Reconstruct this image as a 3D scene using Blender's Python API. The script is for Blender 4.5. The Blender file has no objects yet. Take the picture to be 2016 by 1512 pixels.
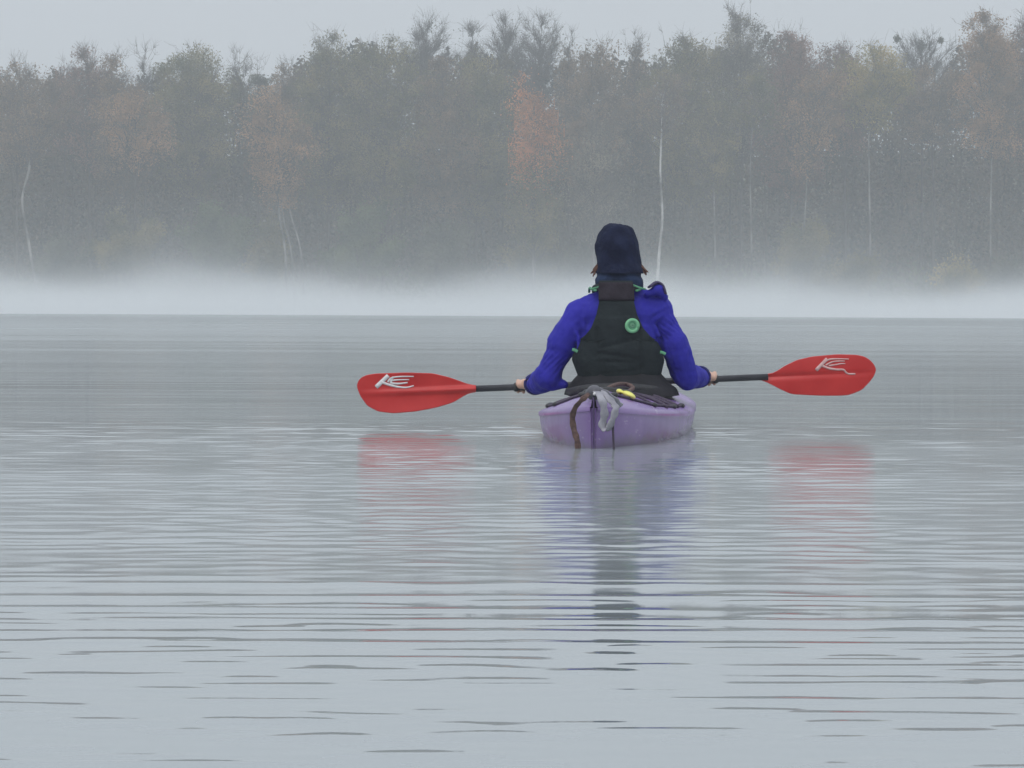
import bpy, bmesh, math, random
import numpy as np
from mathutils import Vector, Matrix

R = math.radians
scn = bpy.context.scene
col = scn.collection

# ------------------------------------------------------------------ camera
FPX = 7254.0            # focal length in pixels of the 2016 px wide photograph
CAMH = 0.51             # photographer sits low on the water too
PITCH = math.atan(146.0 / FPX)
ROLL = math.atan(9.0 / 2016.0)
cam_d = bpy.data.cameras.new("camera")
cam_d.sensor_width = 36.0
cam_d.lens = FPX * 36.0 / 2016.0
cam_d.clip_start = 0.1
cam_d.clip_end = 6000
cam = bpy.data.objects.new("camera", cam_d)
col.objects.link(cam)
MC = Matrix.Translation((0, 0, CAMH)) @ Matrix.Rotation(R(90) - PITCH, 4, 'X') @ Matrix.Rotation(ROLL, 4, 'Z')
cam.matrix_world = MC
scn.camera = cam

# ------------------------------------------------------------------ sky, sun, exposure
SUN_EL, SUN_AZ = R(52), R(200)      # a veiled sun high behind the photographer
world = bpy.data.worlds.new("World")
scn.world = world
world.use_nodes = True
wn, wl = world.node_tree.nodes, world.node_tree.links
wn.clear()
w_out = wn.new("ShaderNodeOutputWorld")
w_bg = wn.new("ShaderNodeBackground")
w_bg.inputs["Strength"].default_value = 0.1
w_sky = wn.new("ShaderNodeTexSky")
w_sky.sky_type = 'NISHITA'
w_sky.sun_disc = False
w_sky.sun_elevation = SUN_EL
w_sky.sun_rotation = SUN_AZ
w_sky.dust_density = 6.0
w_sky.air_density = 1.0
# closed stratus deck: the standard overcast luminance curve (1 + 2 sin h) / 3
w_tc = wn.new("ShaderNodeTexCoord")
w_sep = wn.new("ShaderNodeSeparateXYZ")
w_mx = wn.new("ShaderNodeMath"); w_mx.operation = 'MAXIMUM'; w_mx.inputs[1].default_value = 0.0
w_ma = wn.new("ShaderNodeMath"); w_ma.operation = 'MULTIPLY_ADD'
w_ma.inputs[1].default_value = 1.1; w_ma.inputs[2].default_value = 1.0
w_vm = wn.new("ShaderNodeVectorMath"); w_vm.operation = 'SCALE'
w_vm.inputs[0].default_value = (5.15, 5.56, 6.02)
w_mix = wn.new("ShaderNodeMix"); w_mix.data_type = 'RGBA'
w_mix.inputs["Factor"].default_value = 0.93
wl.new(w_tc.outputs["Generated"], w_sep.inputs[0])
wl.new(w_sep.outputs["Z"], w_mx.inputs[0])
wl.new(w_mx.outputs[0], w_ma.inputs[0])
wl.new(w_ma.outputs[0], w_vm.inputs["Scale"])
wl.new(w_sky.outputs[0], w_mix.inputs["A"])
wl.new(w_vm.outputs[0], w_mix.inputs["B"])
wl.new(w_mix.outputs["Result"], w_bg.inputs["Color"])
wl.new(w_bg.outputs[0], w_out.inputs["Surface"])

sun_d = bpy.data.lights.new("sun", 'SUN')
sun_d.energy = 0.8
sun_d.angle = R(40)
sun_d.color = (1.0, 0.97, 0.93)
sun = bpy.data.objects.new("sun", sun_d)
col.objects.link(sun)
# sky sun_rotation is measured clockwise from +Y
sdir = Vector((math.sin(SUN_AZ) * math.cos(SUN_EL), math.cos(SUN_AZ) * math.cos(SUN_EL), math.sin(SUN_EL)))
sun.rotation_euler = sdir.to_track_quat('Z', 'Y').to_euler()
sun.location = (0, 0, 60)

scn.view_settings.view_transform = 'Standard'
scn.view_settings.look = 'None'
scn.view_settings.exposure = 0.0
scn.view_settings.gamma = 1.0
scn.view_settings.use_curve_mapping = False
scn.render.engine = 'CYCLES'
cy = scn.cycles
cy.max_bounces = 6; cy.diffuse_bounces = 2; cy.glossy_bounces = 3
cy.transmission_bounces = 4; cy.volume_bounces = 2; cy.transparent_max_bounces = 8
cy.use_denoising = True
cy.volume_step_rate = 0.6

# ------------------------------------------------------------------ helpers
def P(px, py, Y):
    """the world point at depth Y that shows at pixel (px, py) of the photograph"""
    v = MC.to_3x3() @ Vector(((px - 1008.0) / FPX, (756.0 - py) / FPX, -1.0))
    t = Y / v.y
    return Vector((v.x * t, Y, CAMH + v.z * t))

def new_mesh(verts, faces, smooth=True):
    me = bpy.data.meshes.new("m")
    me.from_pydata([tuple(v) for v in verts], [], [tuple(f) for f in faces])
    me.update()
    if smooth:
        me.polygons.foreach_set("use_smooth", [True] * len(me.polygons))
    return me

def np_mesh(V, F, smooth=False):
    """V (n,3), F (m,k): fast build"""
    me = bpy.data.meshes.new("m")
    V = np.asarray(V, np.float32); F = np.asarray(F, np.int32)
    m, k = F.shape
    me.vertices.add(len(V)); me.vertices.foreach_set("co", V.ravel())
    me.loops.add(m * k); me.loops.foreach_set("vertex_index", F.ravel())
    me.polygons.add(m)
    me.polygons.foreach_set("loop_start", np.arange(0, m * k, k, dtype=np.int32))
    me.polygons.foreach_set("loop_total", np.full(m, k, np.int32))
    if smooth:
        me.polygons.foreach_set("use_smooth", np.ones(m, bool))
    me.update(calc_edges=True)
    return me

def empty(name, loc):
    o = bpy.data.objects.new(name, None)
    o.empty_display_size = 0.1
    o.location = loc
    col.objects.link(o)
    return o

def root_loc(o):
    v = Vector((0, 0, 0))
    while o is not None:
        v += o.location; o = o.parent
    return v

def link(name, me, mat, parent=None):
    """mesh given in world coordinates; re-based on the parent's origin"""
    o = bpy.data.objects.new(name, me)
    col.objects.link(o)
    if parent is not None:
        me.transform(Matrix.Translation(-root_loc(parent)))
        o.parent = parent
    if mat is not None:
        me.materials.append(mat)
    return o

def tag(o, label=None, cat=None, group=None, kind=None):
    if label: o["label"] = label
    if cat: o["category"] = cat
    if group: o["group"] = group
    if kind: o["kind"] = kind
    return o

def mat(name, c1, c2=None, rough=0.6, nscale=8.0, bump=0.0, bscale=40.0, stretch=(1, 1, 1), spec=0.5, metal=0.0, detail=4.0,
        sheen=0.0, transl=0.0, lo=0.35, hi=0.65):
    m = bpy.data.materials.new(name)
    m.use_nodes = True
    n, l = m.node_tree.nodes, m.node_tree.links
    b = n["Principled BSDF"]
    b.inputs["Roughness"].default_value = rough
    b.inputs["Specular IOR Level"].default_value = spec
    b.inputs["Metallic"].default_value = metal
    if sheen:
        b.inputs["Sheen Weight"].default_value = sheen
    tc = n.new("ShaderNodeTexCoord"); mp = n.new("ShaderNodeMapping")
    mp.inputs["Scale"].default_value = stretch
    l.new(tc.outputs["Object"], mp.inputs["Vector"])
    if c2 is not None:
        nz = n.new("ShaderNodeTexNoise"); nz.inputs["Scale"].default_value = nscale; nz.inputs["Detail"].default_value = detail
        l.new(mp.outputs[0], nz.inputs["Vector"])
        rp = n.new("ShaderNodeValToRGB")
        rp.color_ramp.elements[0].position = lo; rp.color_ramp.elements[1].position = hi
        rp.color_ramp.elements[0].color = (*c1, 1); rp.color_ramp.elements[1].color = (*c2, 1)
        l.new(nz.outputs["Fac"], rp.inputs[0])
        l.new(rp.outputs[0], b.inputs["Base Color"])
        csock = rp.outputs[0]
    else:
        b.inputs["Base Color"].default_value = (*c1, 1)
        csock = None
    if bump:
        nb = n.new("ShaderNodeTexNoise"); nb.inputs["Scale"].default_value = bscale; nb.inputs["Detail"].default_value = 5
        bp = n.new("ShaderNodeBump"); bp.inputs["Strength"].default_value = bump; bp.inputs["Distance"].default_value = 0.01
        l.new(mp.outputs[0], nb.inputs["Vector"]); l.new(nb.outputs["Fac"], bp.inputs["Height"])
        l.new(bp.outputs[0], b.inputs["Normal"])
    if transl:
        t = n.new("ShaderNodeBsdfTranslucent"); mx = n.new("ShaderNodeMixShader")
        mx.inputs[0].default_value = transl
        if csock is not None: l.new(csock, t.inputs["Color"])
        else: t.inputs["Color"].default_value = (*c1, 1)
        out = n["Material Output"]
        l.new(b.outputs[0], mx.inputs[1]); l.new(t.outputs[0], mx.inputs[2]); l.new(mx.outputs[0], out.inputs["Surface"])
    return m

def sweep(points, radii, n=8, squash=None, cap=True):
    """tube along points; returns verts, faces"""
    pts = [Vector(p) for p in points]
    if not hasattr(radii, "__len__"): radii = [radii] * len(pts)
    V, F = [], []
    for i, p in enumerate(pts):
        t = (pts[min(i + 1, len(pts) - 1)] - pts[max(i - 1, 0)]).normalized()
        up = Vector((0, 0, 1)) if abs(t.z) < 0.9 else Vector((0, 1, 0))
        a = t.cross(up).normalized(); b = a.cross(t).normalized()
        for k in range(n):
            th = 2 * math.pi * k / n
            ca, sb = math.cos(th), math.sin(th)
            if squash: ca *= squash[0]; sb *= squash[1]
            V.append(p + (a * ca + b * sb) * radii[i])
    for i in range(len(pts) - 1):
        for k in range(n):
            F.append((i * n + k, i * n + (k + 1) % n, (i + 1) * n + (k + 1) % n, (i + 1) * n + k))
    if cap:
        F.append(tuple(range(n - 1, -1, -1)))
        F.append(tuple(range((len(pts) - 1) * n, len(pts) * n)))
    return V, F

def smooth_path(pts, m=6):
    """Catmull-Rom through points"""
    pts = [Vector(p) for p in pts]
    out = []
    for i in range(len(pts) - 1):
        p0 = pts[max(i - 1, 0)]; p1 = pts[i]; p2 = pts[i + 1]; p3 = pts[min(i + 2, len(pts) - 1)]
        for k in range(m):
            t = k / m
            out.append(0.5 * ((2 * p1) + (p2 - p0) * t + (2 * p0 - 5 * p1 + 4 * p2 - p3) * t * t + (3 * p1 - p0 - 3 * p2 + p3) * t ** 3))
    out.append(pts[-1])
    return out

class Blob:
    """a union of closed solids that a voxel remesh turns into one continuous skin"""
    def __init__(s): s.V, s.F = [], []
    def add(s, V, F):
        o = len(s.V); s.V += list(V); s.F += [tuple(i + o for i in f) for f in F]
    def ell(s, c, r, rot=None, nu=20, nv=12):
        c = Vector(c); V, F = [], []
        V.append(Vector((0, 0, -1)))
        for j in range(1, nv):
            ph = -math.pi / 2 + math.pi * j / nv
            for i in range(nu):
                th = 2 * math.pi * i / nu
                V.append(Vector((math.cos(ph) * math.cos(th), math.cos(ph) * math.sin(th), math.sin(ph))))
        V.append(Vector((0, 0, 1)))
        for i in range(nu):
            F.append((0, 1 + (i + 1) % nu, 1 + i))
            F.append((len(V) - 1, 1 + (nv - 2) * nu + i, 1 + (nv - 2) * nu + (i + 1) % nu))
        for j in range(nv - 2):
            for i in range(nu):
                a = 1 + j * nu + i; b = 1 + j * nu + (i + 1) % nu
                F.append((a, b, b + nu, a + nu))
        W = []
        for v in V:
            w = Vector((v.x * r[0], v.y * r[1], v.z * r[2]))
            if rot is not None: w = rot @ w
            W.append(c + w)
        s.add(W, F)
    def cap(s, pts, radii):
        V, F = sweep(pts, radii, n=16)
        s.add(V, F)
        if not hasattr(radii, "__len__"): radii = [radii] * len(pts)
        for p, r in zip(pts, radii): s.ell(p, (r, r, r), nu=16, nv=10)
    def build(s, name, m, parent, voxel, it=6, disp=None):
        me = new_mesh(s.V, s.F)
        o = link(name, me, m, parent)
        r = o.modifiers.new("skin", 'REMESH'); r.mode = 'VOXEL'; r.voxel_size = voxel; r.use_smooth_shade = True
        k = o.modifiers.new("smooth", 'SMOOTH'); k.factor = 0.5; k.iterations = it
        if disp:
            for i, (size, st) in enumerate(disp):
                tx = bpy.data.textures.new(name + "_fold", 'CLOUDS'); tx.noise_scale = size; tx.noise_depth = 2
                d = o.modifiers.new("fold", 'DISPLACE'); d.texture = tx; d.strength = st; d.mid_level = 0.5
                d.texture_coords = 'LOCAL'
        return o

def interp(x, xs, ys): return float(np.interp(x, xs, ys))

# ------------------------------------------------------------------ water
SHORE = 300.0
def waves(X, Y, lo, hi, n, spread, rms_deg, seed):
    rg = np.random.default_rng(seed)
    lam = np.exp(rg.uniform(math.log(lo), math.log(hi), n)); k = 2 * math.pi / lam
    th = rg.normal(0, spread, n); ph = rg.uniform(0, 2 * math.pi, n)
    Z = np.zeros(np.broadcast_shapes(X.shape, Y.shape), np.float32)
    s = math.radians(rms_deg) * math.sqrt(2.0 / n)
    for i in range(n):
        Z += (s / k[i]) * np.cos(k[i] * math.sin(th[i]) * X + k[i] * math.cos(th[i]) * Y + ph[i])
    return Z

def sstep(a, b, x):
    t = np.clip((x - a) / (b - a), 0, 1)
    return t * t * (3 - 2 * t)

ys = np.concatenate([np.linspace(-300, -20, 12)[:-1], np.linspace(-20, 3.4, 60)[:-1], np.arange(3.4, 19.0, 0.0125), np.arange(19.0, 30, 0.025),
                     np.arange(30, 60, 0.08), np.geomspace(60, 303, 120)])
xh = np.concatenate([np.arange(0.0125, 0.95, 0.025), np.arange(0.98, 2.5, 0.06), np.geomspace(2.56, 900, 40)])
xs = np.concatenate([-xh[::-1], xh])
GX, GY = np.meshgrid(xs.astype(np.float32), ys.astype(np.float32))
rgw = np.random.default_rng(5)
patch = 0.5 + 0.5 * np.sin(GX * 1.3 + 0.6 * np.sin(GY * 0.9) + 1.0) * np.sin(GY * 1.7 + 0.8 * np.sin(GX * 0.8))
near = 1 - sstep(28, 55, GY)
edge = 1 - sstep(4.0, 9.0, np.abs(GX))
Zw = waves(GX, GY, 1.2, 4.0, 14, 0.5, 0.10, 11) * (1 - sstep(60, 120, GY))
Zw += waves(GX, GY, 0.35, 1.1, 26, 0.25, 0.40, 12) * near * (0.10 + 0.90 * sstep(11, 16, GY))
chop = sstep(5.9, 8.8, GY) * (1 - sstep(15.0, 18.5, GY)) * (0.6 + 0.6 * patch)
Zw += waves(GX, GY, 0.07, 0.26, 80, 1.1, 1.45, 13) * chop * edge
Zw += waves(GX, GY, 0.08, 0.22, 40, 0.9, 0.20, 14) * (1 - sstep(6.8, 8.6, GY)) * (0.4 + 0.6 * patch) * edge
# single wavelets: short low crests scattered over the calmer near water, long ones in the wake train
def wavelet(x0, y0, sx, sy, slope_deg, tilt, wob):
    global Zw
    r0, r1 = np.searchsorted(ys, [y0 - 0.35, y0 + 0.35])
    gx, gy = GX[r0:r1], GY[r0:r1]
    dy = (gy - y0 - tilt * (gx - x0) - wob * np.sin((gx - x0) * 2.1 + x0 * 3) - wob * .5 * np.sin((gx - x0) * 5.3 + y0 * 7)) / sy
    amp = math.radians(slope_deg) * sy * 1.0
    Zw[r0:r1] += amp * np.exp(-0.5 * dy * dy) * np.exp(-np.abs((gx - x0) / sx) ** 2.5)
for k in range(300):
    y0 = 3700.0 / rgw.uniform(330, 930)
    hw = y0 * 0.16
    wavelet(rgw.uniform(-hw, hw), y0, y0 * (.006 + .020 * rgw.uniform(0, 1) ** 2.0), rgw.uniform(.014, .024), rgw.uniform(1.6, 4.6) * (1.0 if y0 > 5.6 else 1.1), rgw.normal(0, .025), .006)
for py, sl in ((1152, 1.8), (1176, 2.8), (1201, 3.2), (1222, 3.0), (1247, 3.8), (1269, 3.4)):
    for q in range(2):
        wavelet(rgw.uniform(-1.1, 1.1), 3700.0 / (py - 610) + rgw.normal(0, .012), rgw.uniform(.35, .9), rgw.uniform(.020, .032), sl * rgw.uniform(.8, 1.25), rgw.normal(0.004, .006), .012)
Zw[:, np.abs(xs) > 200] = 0
nr, nc = GX.shape
Vw = np.stack([GX.ravel(), GY.ravel(), Zw.ravel()], 1)
ii = (np.arange(nr - 1)[:, None] * nc + np.arange(nc - 1)[None, :]).ravel()
Fw = np.stack([ii, ii + 1, ii + nc + 1, ii + nc], 1)
m_water = bpy.data.materials.new("lake_water"); m_water.use_nodes = True
n, l = m_water.node_tree.nodes, m_water.node_tree.links
b = n["Principled BSDF"]
b.inputs["Base Color"].default_value = (0.30, 0.333, 0.342, 1)
b.inputs["IOR"].default_value = 1.45
tc = n.new("ShaderNodeTexCoord"); sp = n.new("ShaderNodeSeparateXYZ"); mr = n.new("ShaderNodeFloatCurve")      # unresolved capillary ripples: smooth near, ruffled by the wake, ruffled far out
cvm = mr.mapping; cvm.use_clip = False
cvp = cvm.curves[0].points
cvp[0].location = (0.0, 0.03); cvp[1].location = (1.0, 0.22)
for a, c in ((0.055, 0.03), (0.066, 0.065), (0.08, 0.115), (0.10, 0.125), (0.145, 0.105), (0.19, 0.09), (0.30, 0.11), (0.6, 0.17)): cvp.new(a, c)
cvm.update()
dv = n.new("ShaderNodeMath"); dv.operation = 'DIVIDE'; dv.inputs[1].default_value = 100.0; dv.use_clamp = True
l.new(tc.outputs["Object"], sp.inputs[0]); l.new(sp.outputs["Y"], dv.inputs[0]); l.new(dv.outputs[0], mr.inputs["Value"])
mpw = n.new("ShaderNodeMapping"); mpw.inputs["Scale"].default_value = (0.05, 0.35, 1)
nzw = n.new("ShaderNodeTexNoise"); nzw.inputs["Scale"].default_value = 1.0; nzw.inputs["Detail"].default_value = 3
mrn = n.new("ShaderNodeMapRange"); mrn.inputs["From Min"].default_value = 0.3; mrn.inputs["From Max"].default_value = 0.7
mrn.inputs["To Min"].default_value = 0.75; mrn.inputs["To Max"].default_value = 1.25
mu = n.new("ShaderNodeMath"); mu.operation = 'MULTIPLY'
l.new(tc.outputs["Object"], mpw.inputs[0]); l.new(mpw.outputs[0], nzw.inputs["Vector"]); l.new(nzw.outputs["Fac"], mrn.inputs["Value"])
l.new(mr.outputs[0], mu.inputs[0]); l.new(mrn.outputs[0], mu.inputs[1]); l.new(mu.outputs[0], b.inputs["Roughness"])
water = link("water", np_mesh(Vw, Fw, True), m_water)
tag(water, "still grey lake water with fine ripples", kind="structure")

# ------------------------------------------------------------------ far bank
def bank_z(x, y):
    return -0.6 + 1.3 * sstep(298, 304, y + 1.5 * np.sin(x * 0.11) + 0.8 * np.sin(x * 0.31)) + 1.6 * sstep(304, 345, y) + 16.0 * sstep(352, 430, y) + 0.15 * np.sin(x * 0.7) * np.sin(y * 0.5)
by = np.concatenate([np.linspace(294, 345, 60), np.geomspace(348, 900, 20)])
bx = np.concatenate([np.linspace(-900, -85, 20)[:-1], np.linspace(-85, 85, 140), np.linspace(85, 900, 20)[1:]])
BX, BY = np.meshgrid(bx, by)
BZ = bank_z(BX, BY)
nr, nc = BX.shape
ii = (np.arange(nr - 1)[:, None] * nc + np.arange(nc - 1)[None, :]).ravel()
bank = link("far_bank", np_mesh(np.stack([BX.ravel(), BY.ravel(), BZ.ravel()], 1), np.stack([ii, ii + 1, ii + nc + 1, ii + nc], 1), True),
            mat("bank_litter", (0.05, 0.06, 0.025), (0.11, 0.085, 0.045), rough=0.95, nscale=0.8, bump=0.5, bscale=4))
tag(bank, "low grassy far shore under the trees", kind="structure")

# ------------------------------------------------------------------ trees
LEAF = {
    'brown':  ((0.120, 0.084, 0.050), (0.370, 0.245, 0.140)),
    'redbrown': ((0.130, 0.070, 0.052), (0.390, 0.210, 0.150)),
    'olive':  ((0.080, 0.090, 0.034), (0.330, 0.265, 0.105)),
    'yellow': ((0.170, 0.155, 0.048), (0.520, 0.390, 0.120)),
    'orange': ((0.300, 0.125, 0.045), (0.760, 0.330, 0.120)),
    'tan':    ((0.190, 0.120, 0.065), (0.560, 0.330, 0.170)),
    'green':  ((0.050, 0.084, 0.036), (0.190, 0.230, 0.090)),
    'greygreen': ((0.045, 0.060, 0.040), (0.175, 0.175, 0.100)),
    'pale':   ((0.110, 0.100, 0.072), (0.380, 0.330, 0.230)),
    'wood':   ((0.034, 0.045, 0.032), (0.190, 0.140, 0.085)),
}
MLEAF = {k: mat("leaf_" + k, a, c, rough=0.85, nscale=0.42, detail=2, spec=0.1, transl=0.5, lo=0.36, hi=0.66) for k, (a, c) in LEAF.items()}  # random leaf tints per clump, plus crown shading put into the wide colour spread
M_TWIG = mat("twig_bark", (0.085, 0.072, 0.066), (0.13, 0.11, 0.10), rough=0.95, nscale=3, spec=0.1)
M_BARK = mat("dark_bark", (0.055, 0.048, 0.042), (0.12, 0.105, 0.095), rough=0.95, nscale=5, bump=0.5, bscale=12, stretch=(1, 1, 0.3), spec=0.1)
M_OLDBIRCH = mat("grey_birch_bark", (0.07, 0.066, 0.06), (0.34, 0.325, 0.30), rough=0.9, nscale=0.9, stretch=(1, 1, 0.45), spec=0.1, lo=0.42, hi=0.64)
M_BIRCH = mat("birch_bark", (0.10, 0.095, 0.09), (0.50, 0.485, 0.46), rough=0.85, nscale=1.3, stretch=(1, 1, 0.55), spec=0.15, lo=0.36, hi=0.56)

def leaf_quads(rg, C, size):
    """one small pointed quad per centre, random attitude"""
    nL = len(C)
    a = rg.normal(size=(nL, 3)); a /= np.linalg.norm(a, axis=1, keepdims=True)
    t = rg.normal(size=(nL, 3)); bq = np.cross(a, t); bq /= np.linalg.norm(bq, axis=1, keepdims=True)
    s = size * rg.uniform(0.6, 1.4, (nL, 1))
    V = np.stack([C - a * s * 0.5, C + bq * s * 0.30, C + a * s * 0.5, C - bq * s * 0.30], 1).reshape(-1, 3)
    return V, np.arange(nL * 4).reshape(-1, 4)

def np_tubes(A, B, ra, rb, n=3):
    """many straight tapered prisms"""
    A = np.asarray(A, float); B = np.asarray(B, float)
    m = len(A); t = B - A; t /= np.maximum(np.linalg.norm(t, axis=1, keepdims=True), 1e-6)
    up = np.where(np.abs(t[:, 2:3]) < 0.9, np.array([[0, 0, 1.0]]), np.array([[0, 1.0, 0]]))
    u = np.cross(t, up); u /= np.linalg.norm(u, axis=1, keepdims=True); v = np.cross(u, t)
    ra = np.broadcast_to(np.asarray(ra, float), (m,)); rb = np.broadcast_to(np.asarray(rb, float), (m,))
    V = np.zeros((m, 2 * n, 3))
    for k in range(n):
        th = 2 * math.pi * k / n
        d = u * math.cos(th) + v * math.sin(th)
        V[:, k] = A + d * ra[:, None]; V[:, n + k] = B + d * rb[:, None]
    F = np.array([(k, (k + 1) % n, n + (k + 1) % n, n + k) for k in range(n)])
    F = (np.arange(m)[:, None, None] * 2 * n + F[None]).reshape(-1, 4)
    return V.reshape(-1, 3), F

def cat_mesh(parts):
    V, F, o = [], [], 0
    for v, f in parts:
        V.append(v); F.append(f + o); o += len(v)
    return np.concatenate(V), np.concatenate(F)

ENV = {  # crown radius along the crown's height, 0 bottom .. 1 top
    'round':  ([0, .15, .4, .65, .85, 1], [.45, .8, 1, .95, .65, .12]),
    'broad':  ([0, .2, .5, .75, .9, 1], [.55, .85, 1, 1, .75, .3]),
    'spire':  ([0, .2, .5, .8, 1], [.8, 1, .75, .4, .05]),
    'column': ([0, .15, .5, .85, 1], [.7, .95, 1, .7, .1]),
    'top':    ([0, .3, .6, .85, 1], [.25, .6, 1, .8, .15]),
}

def make_tree(name, label, px, D, top, width, crown_bot, env, leaf, dens=1.0, bare=0.0, birch=False, trunk_pts=None,
              leafsize=0.155, rtrunk=0.16, seed=1, extra_trunks=(), group="trees along the far shore", cat="tree", second=None):
    rg = np.random.default_rng(seed)
    base = P(px, 620, D); gz = float(bank_z(np.array(base.x), np.array(D)))
    topz = P(px, top, D).z; cbz = P(px, crown_bot, D).z
    H = topz - gz; rad = width * 0.58 * D / FPX
    if trunk_pts is None:
        lean = rg.normal(0, 0.025, 2)
        path = []
        for i in range(9):
            t = i / 8
            path.append((base.x + lean[0] * H * t * (1 - t) * 2 + rg.normal(0, .06) * (i > 0), D + lean[1] * H * t + rg.normal(0, .05) * (i > 0), gz - 0.3 + (H * 0.97 + .3) * t))
    else:
        path = [tuple(P(a, c, D)) for a, c in trunk_pts]
        path[0] = (path[0][0], D, gz - 0.3)
        path = [tuple(v) for v in smooth_path(path, 4)]
    path = np.array(path)
    root = empty(name, (float(path[0, 0]), D, gz))
    tag(root, label, cat, group)
    nseg = len(path) - 1
    rr = rtrunk * (1 - 0.86 * np.linspace(0, 1, nseg + 1))
    V, F = sweep(path, list(rr), n=7)
    tm = new_mesh(V, F)
    link("trunk", tm, {False: M_BARK, True: M_OLDBIRCH, 2: M_BIRCH}[birch], root)
    for et in extra_trunks:
        q = [tuple(P(a, c, D)) for a, c in et]
        q[0] = (q[0][0], D, gz - 0.3)
        q = smooth_path(q, 4)
        V, F = sweep(q, [rtrunk * 0.8 * (1 - 0.8 * i / len(q)) for i in range(len(q))], n=7)
        link("trunk", new_mesh(V, F), {False: M_BARK, True: M_OLDBIRCH, 2: M_BIRCH}[birch], root)
    # limbs
    ex, ey = ENV[env]
    pz = path[:, 2]
    def axis(z):
        return np.stack([np.interp(z, pz, path[:, 0]), np.interp(z, pz, path[:, 1]), z], -1)
    ch = topz - cbz
    # crown clumps fill the envelope; a limb runs out to each clump
    nl = int(np.clip(ch * rad * 1.9, 22, 100))
    tt = np.linspace(0, 1, 200); wz = np.interp(tt, ex, ey) ** 1.5 + .05; cdf = np.cumsum(wz); cdf /= cdf[-1]
    t = np.interp((np.arange(nl) + rg.uniform(0, 1, nl)) / nl, cdf, tt)
    r = np.interp(t, ex, ey) * rad * np.sqrt(rg.uniform(0.04, 1.0, nl)) * rg.uniform(.85, 1.12, nl)
    az = np.arange(nl) * 2.399 + rg.uniform(0, .9, nl)
    tip_z = cbz + t * ch * .97
    rise = r * rg.uniform(0.5, 1.1, nl) + .5
    st_z = np.clip(tip_z - rise, gz + 1.0, topz - .3)
    A = axis(st_z); T = axis(tip_z) + np.stack([np.cos(az) * r, np.sin(az) * r * 0.9, np.zeros(nl)], 1)
    M = (A + T) / 2; M[:, 2] -= 0.10 * r; M += rg.normal(0, .10, M.shape)
    lr = np.clip(0.012 * r + 0.016, 0.02, 0.08)
    tubes = [np_tubes(A, M, lr * 1.3, lr * .9, 4), np_tubes(M, T, lr * .9, lr * .35, 4)]
    # secondary branchlets
    ns = 5 if not bare else 8
    f = rg.uniform(0.3, 1.0, (nl, ns))
    S = np.where(f[..., None] < .5, A[:, None] + (M - A)[:, None] * (f[..., None] * 2), M[:, None] + (T - M)[:, None] * (f[..., None] * 2 - 1))
    dirn = (T - A)[:, None] / np.maximum(np.linalg.norm(T - A, axis=1), 1e-3)[:, None, None] * 0.6 + rg.normal(0, .55, (nl, ns, 3)) + np.array([0, 0, 0.45])
    dirn /= np.linalg.norm(dirn, axis=2, keepdims=True)
    L2 = (0.28 * r[:, None] + 0.35) * rg.uniform(0.5, 1.2, (nl, ns))
    E = S + dirn * L2[..., None]
    S = S.reshape(-1, 3); E = E.reshape(-1, 3); dirn = dirn.reshape(-1, 3)
    tubes.append(np_tubes(S, E, 0.016, 0.008))
    # top leader shoots give the ragged outline
    nt = 10
    tb = axis(np.full(nt, topz - 0.10 * ch)); tb[:, :2] += rg.normal(0, rad * .2, (nt, 2))
    te = tb + np.stack([rg.normal(0, .35, nt), rg.normal(0, .35, nt), rg.uniform(.03, .11, nt) * ch], 1)
    tubes.append(np_tubes(tb, te, 0.022, 0.008))
    br = tag(link("branches", np_mesh(*cat_mesh(tubes)), M_TWIG, root), kind="stuff")
    anchors = np.concatenate([E, T, te, S])
    crown = []
    if bare > 0:
        k = int(2600 * bare * max(ch, 4) * max(rad, 1) / 18)
        a = anchors[rg.integers(0, len(anchors), k)]
        out = a - axis(np.clip(a[:, 2] - .8, gz, topz)); out /= np.maximum(np.linalg.norm(out, axis=1, keepdims=True), .01)
        d = out * .5 + rg.normal(0, .45, (k, 3)) + np.array([0, 0, .55]); d /= np.linalg.norm(d, axis=1, keepdims=True)
        ln = rg.uniform(.35, 1.1, k)[:, None]
        mid = a + d * ln * .55; d2 = d + rg.normal(0, .35, (k, 3)); d2 /= np.linalg.norm(d2, axis=1, keepdims=True)
        crown_tw = [np_tubes(a, mid, .012, .009), np_tubes(mid, mid + d2 * ln * .6, .009, .005)]
        tag(link("twigs", np_mesh(*cat_mesh(crown_tw)), M_TWIG, root), kind="stuff")
    nleaf = int(min(20000 * dens * (max(ch, 3) * max(rad, .8)) / 25.0, 36000))
    if nleaf > 20:
        # leaves hang in sprays round the clump centres, with open gaps between sprays
        w = rg.gamma(2.2, 1.0, nl); w /= w.sum()
        idx = rg.choice(nl, nleaf, p=w)
        cs = rg.uniform(.32, .85, nl)[idx][:, None]
        Cc = T[idx] + np.clip(rg.normal(0, 1, (nleaf, 3)), -1.7, 1.7) * np.array([1, 1, .72]) * cs
        sp_ = rg.uniform(0, 1, nleaf) < .3
        Cc[sp_] = E[rg.integers(0, len(E), sp_.sum())] + rg.normal(0, .2, (sp_.sum(), 3))
        if second is None:
            V, F = leaf_quads(rg, Cc, leafsize)
            tag(link("crown", np_mesh(V, F), MLEAF[leaf], root), kind="stuff")
        else:   # the lower sprays have another leaf colour
            zb = cbz + second[1] * ch + rg.normal(0, .09 * ch, nleaf)
            for nm, selm, lf in (("crown", Cc[:, 2] > zb, leaf), ("lower_crown", Cc[:, 2] <= zb, second[0])):
                V, F = leaf_quads(rg, Cc[selm], leafsize)
                tag(link(nm, np_mesh(V, F), MLEAF[lf], root), kind="stuff")
    return root

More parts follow.
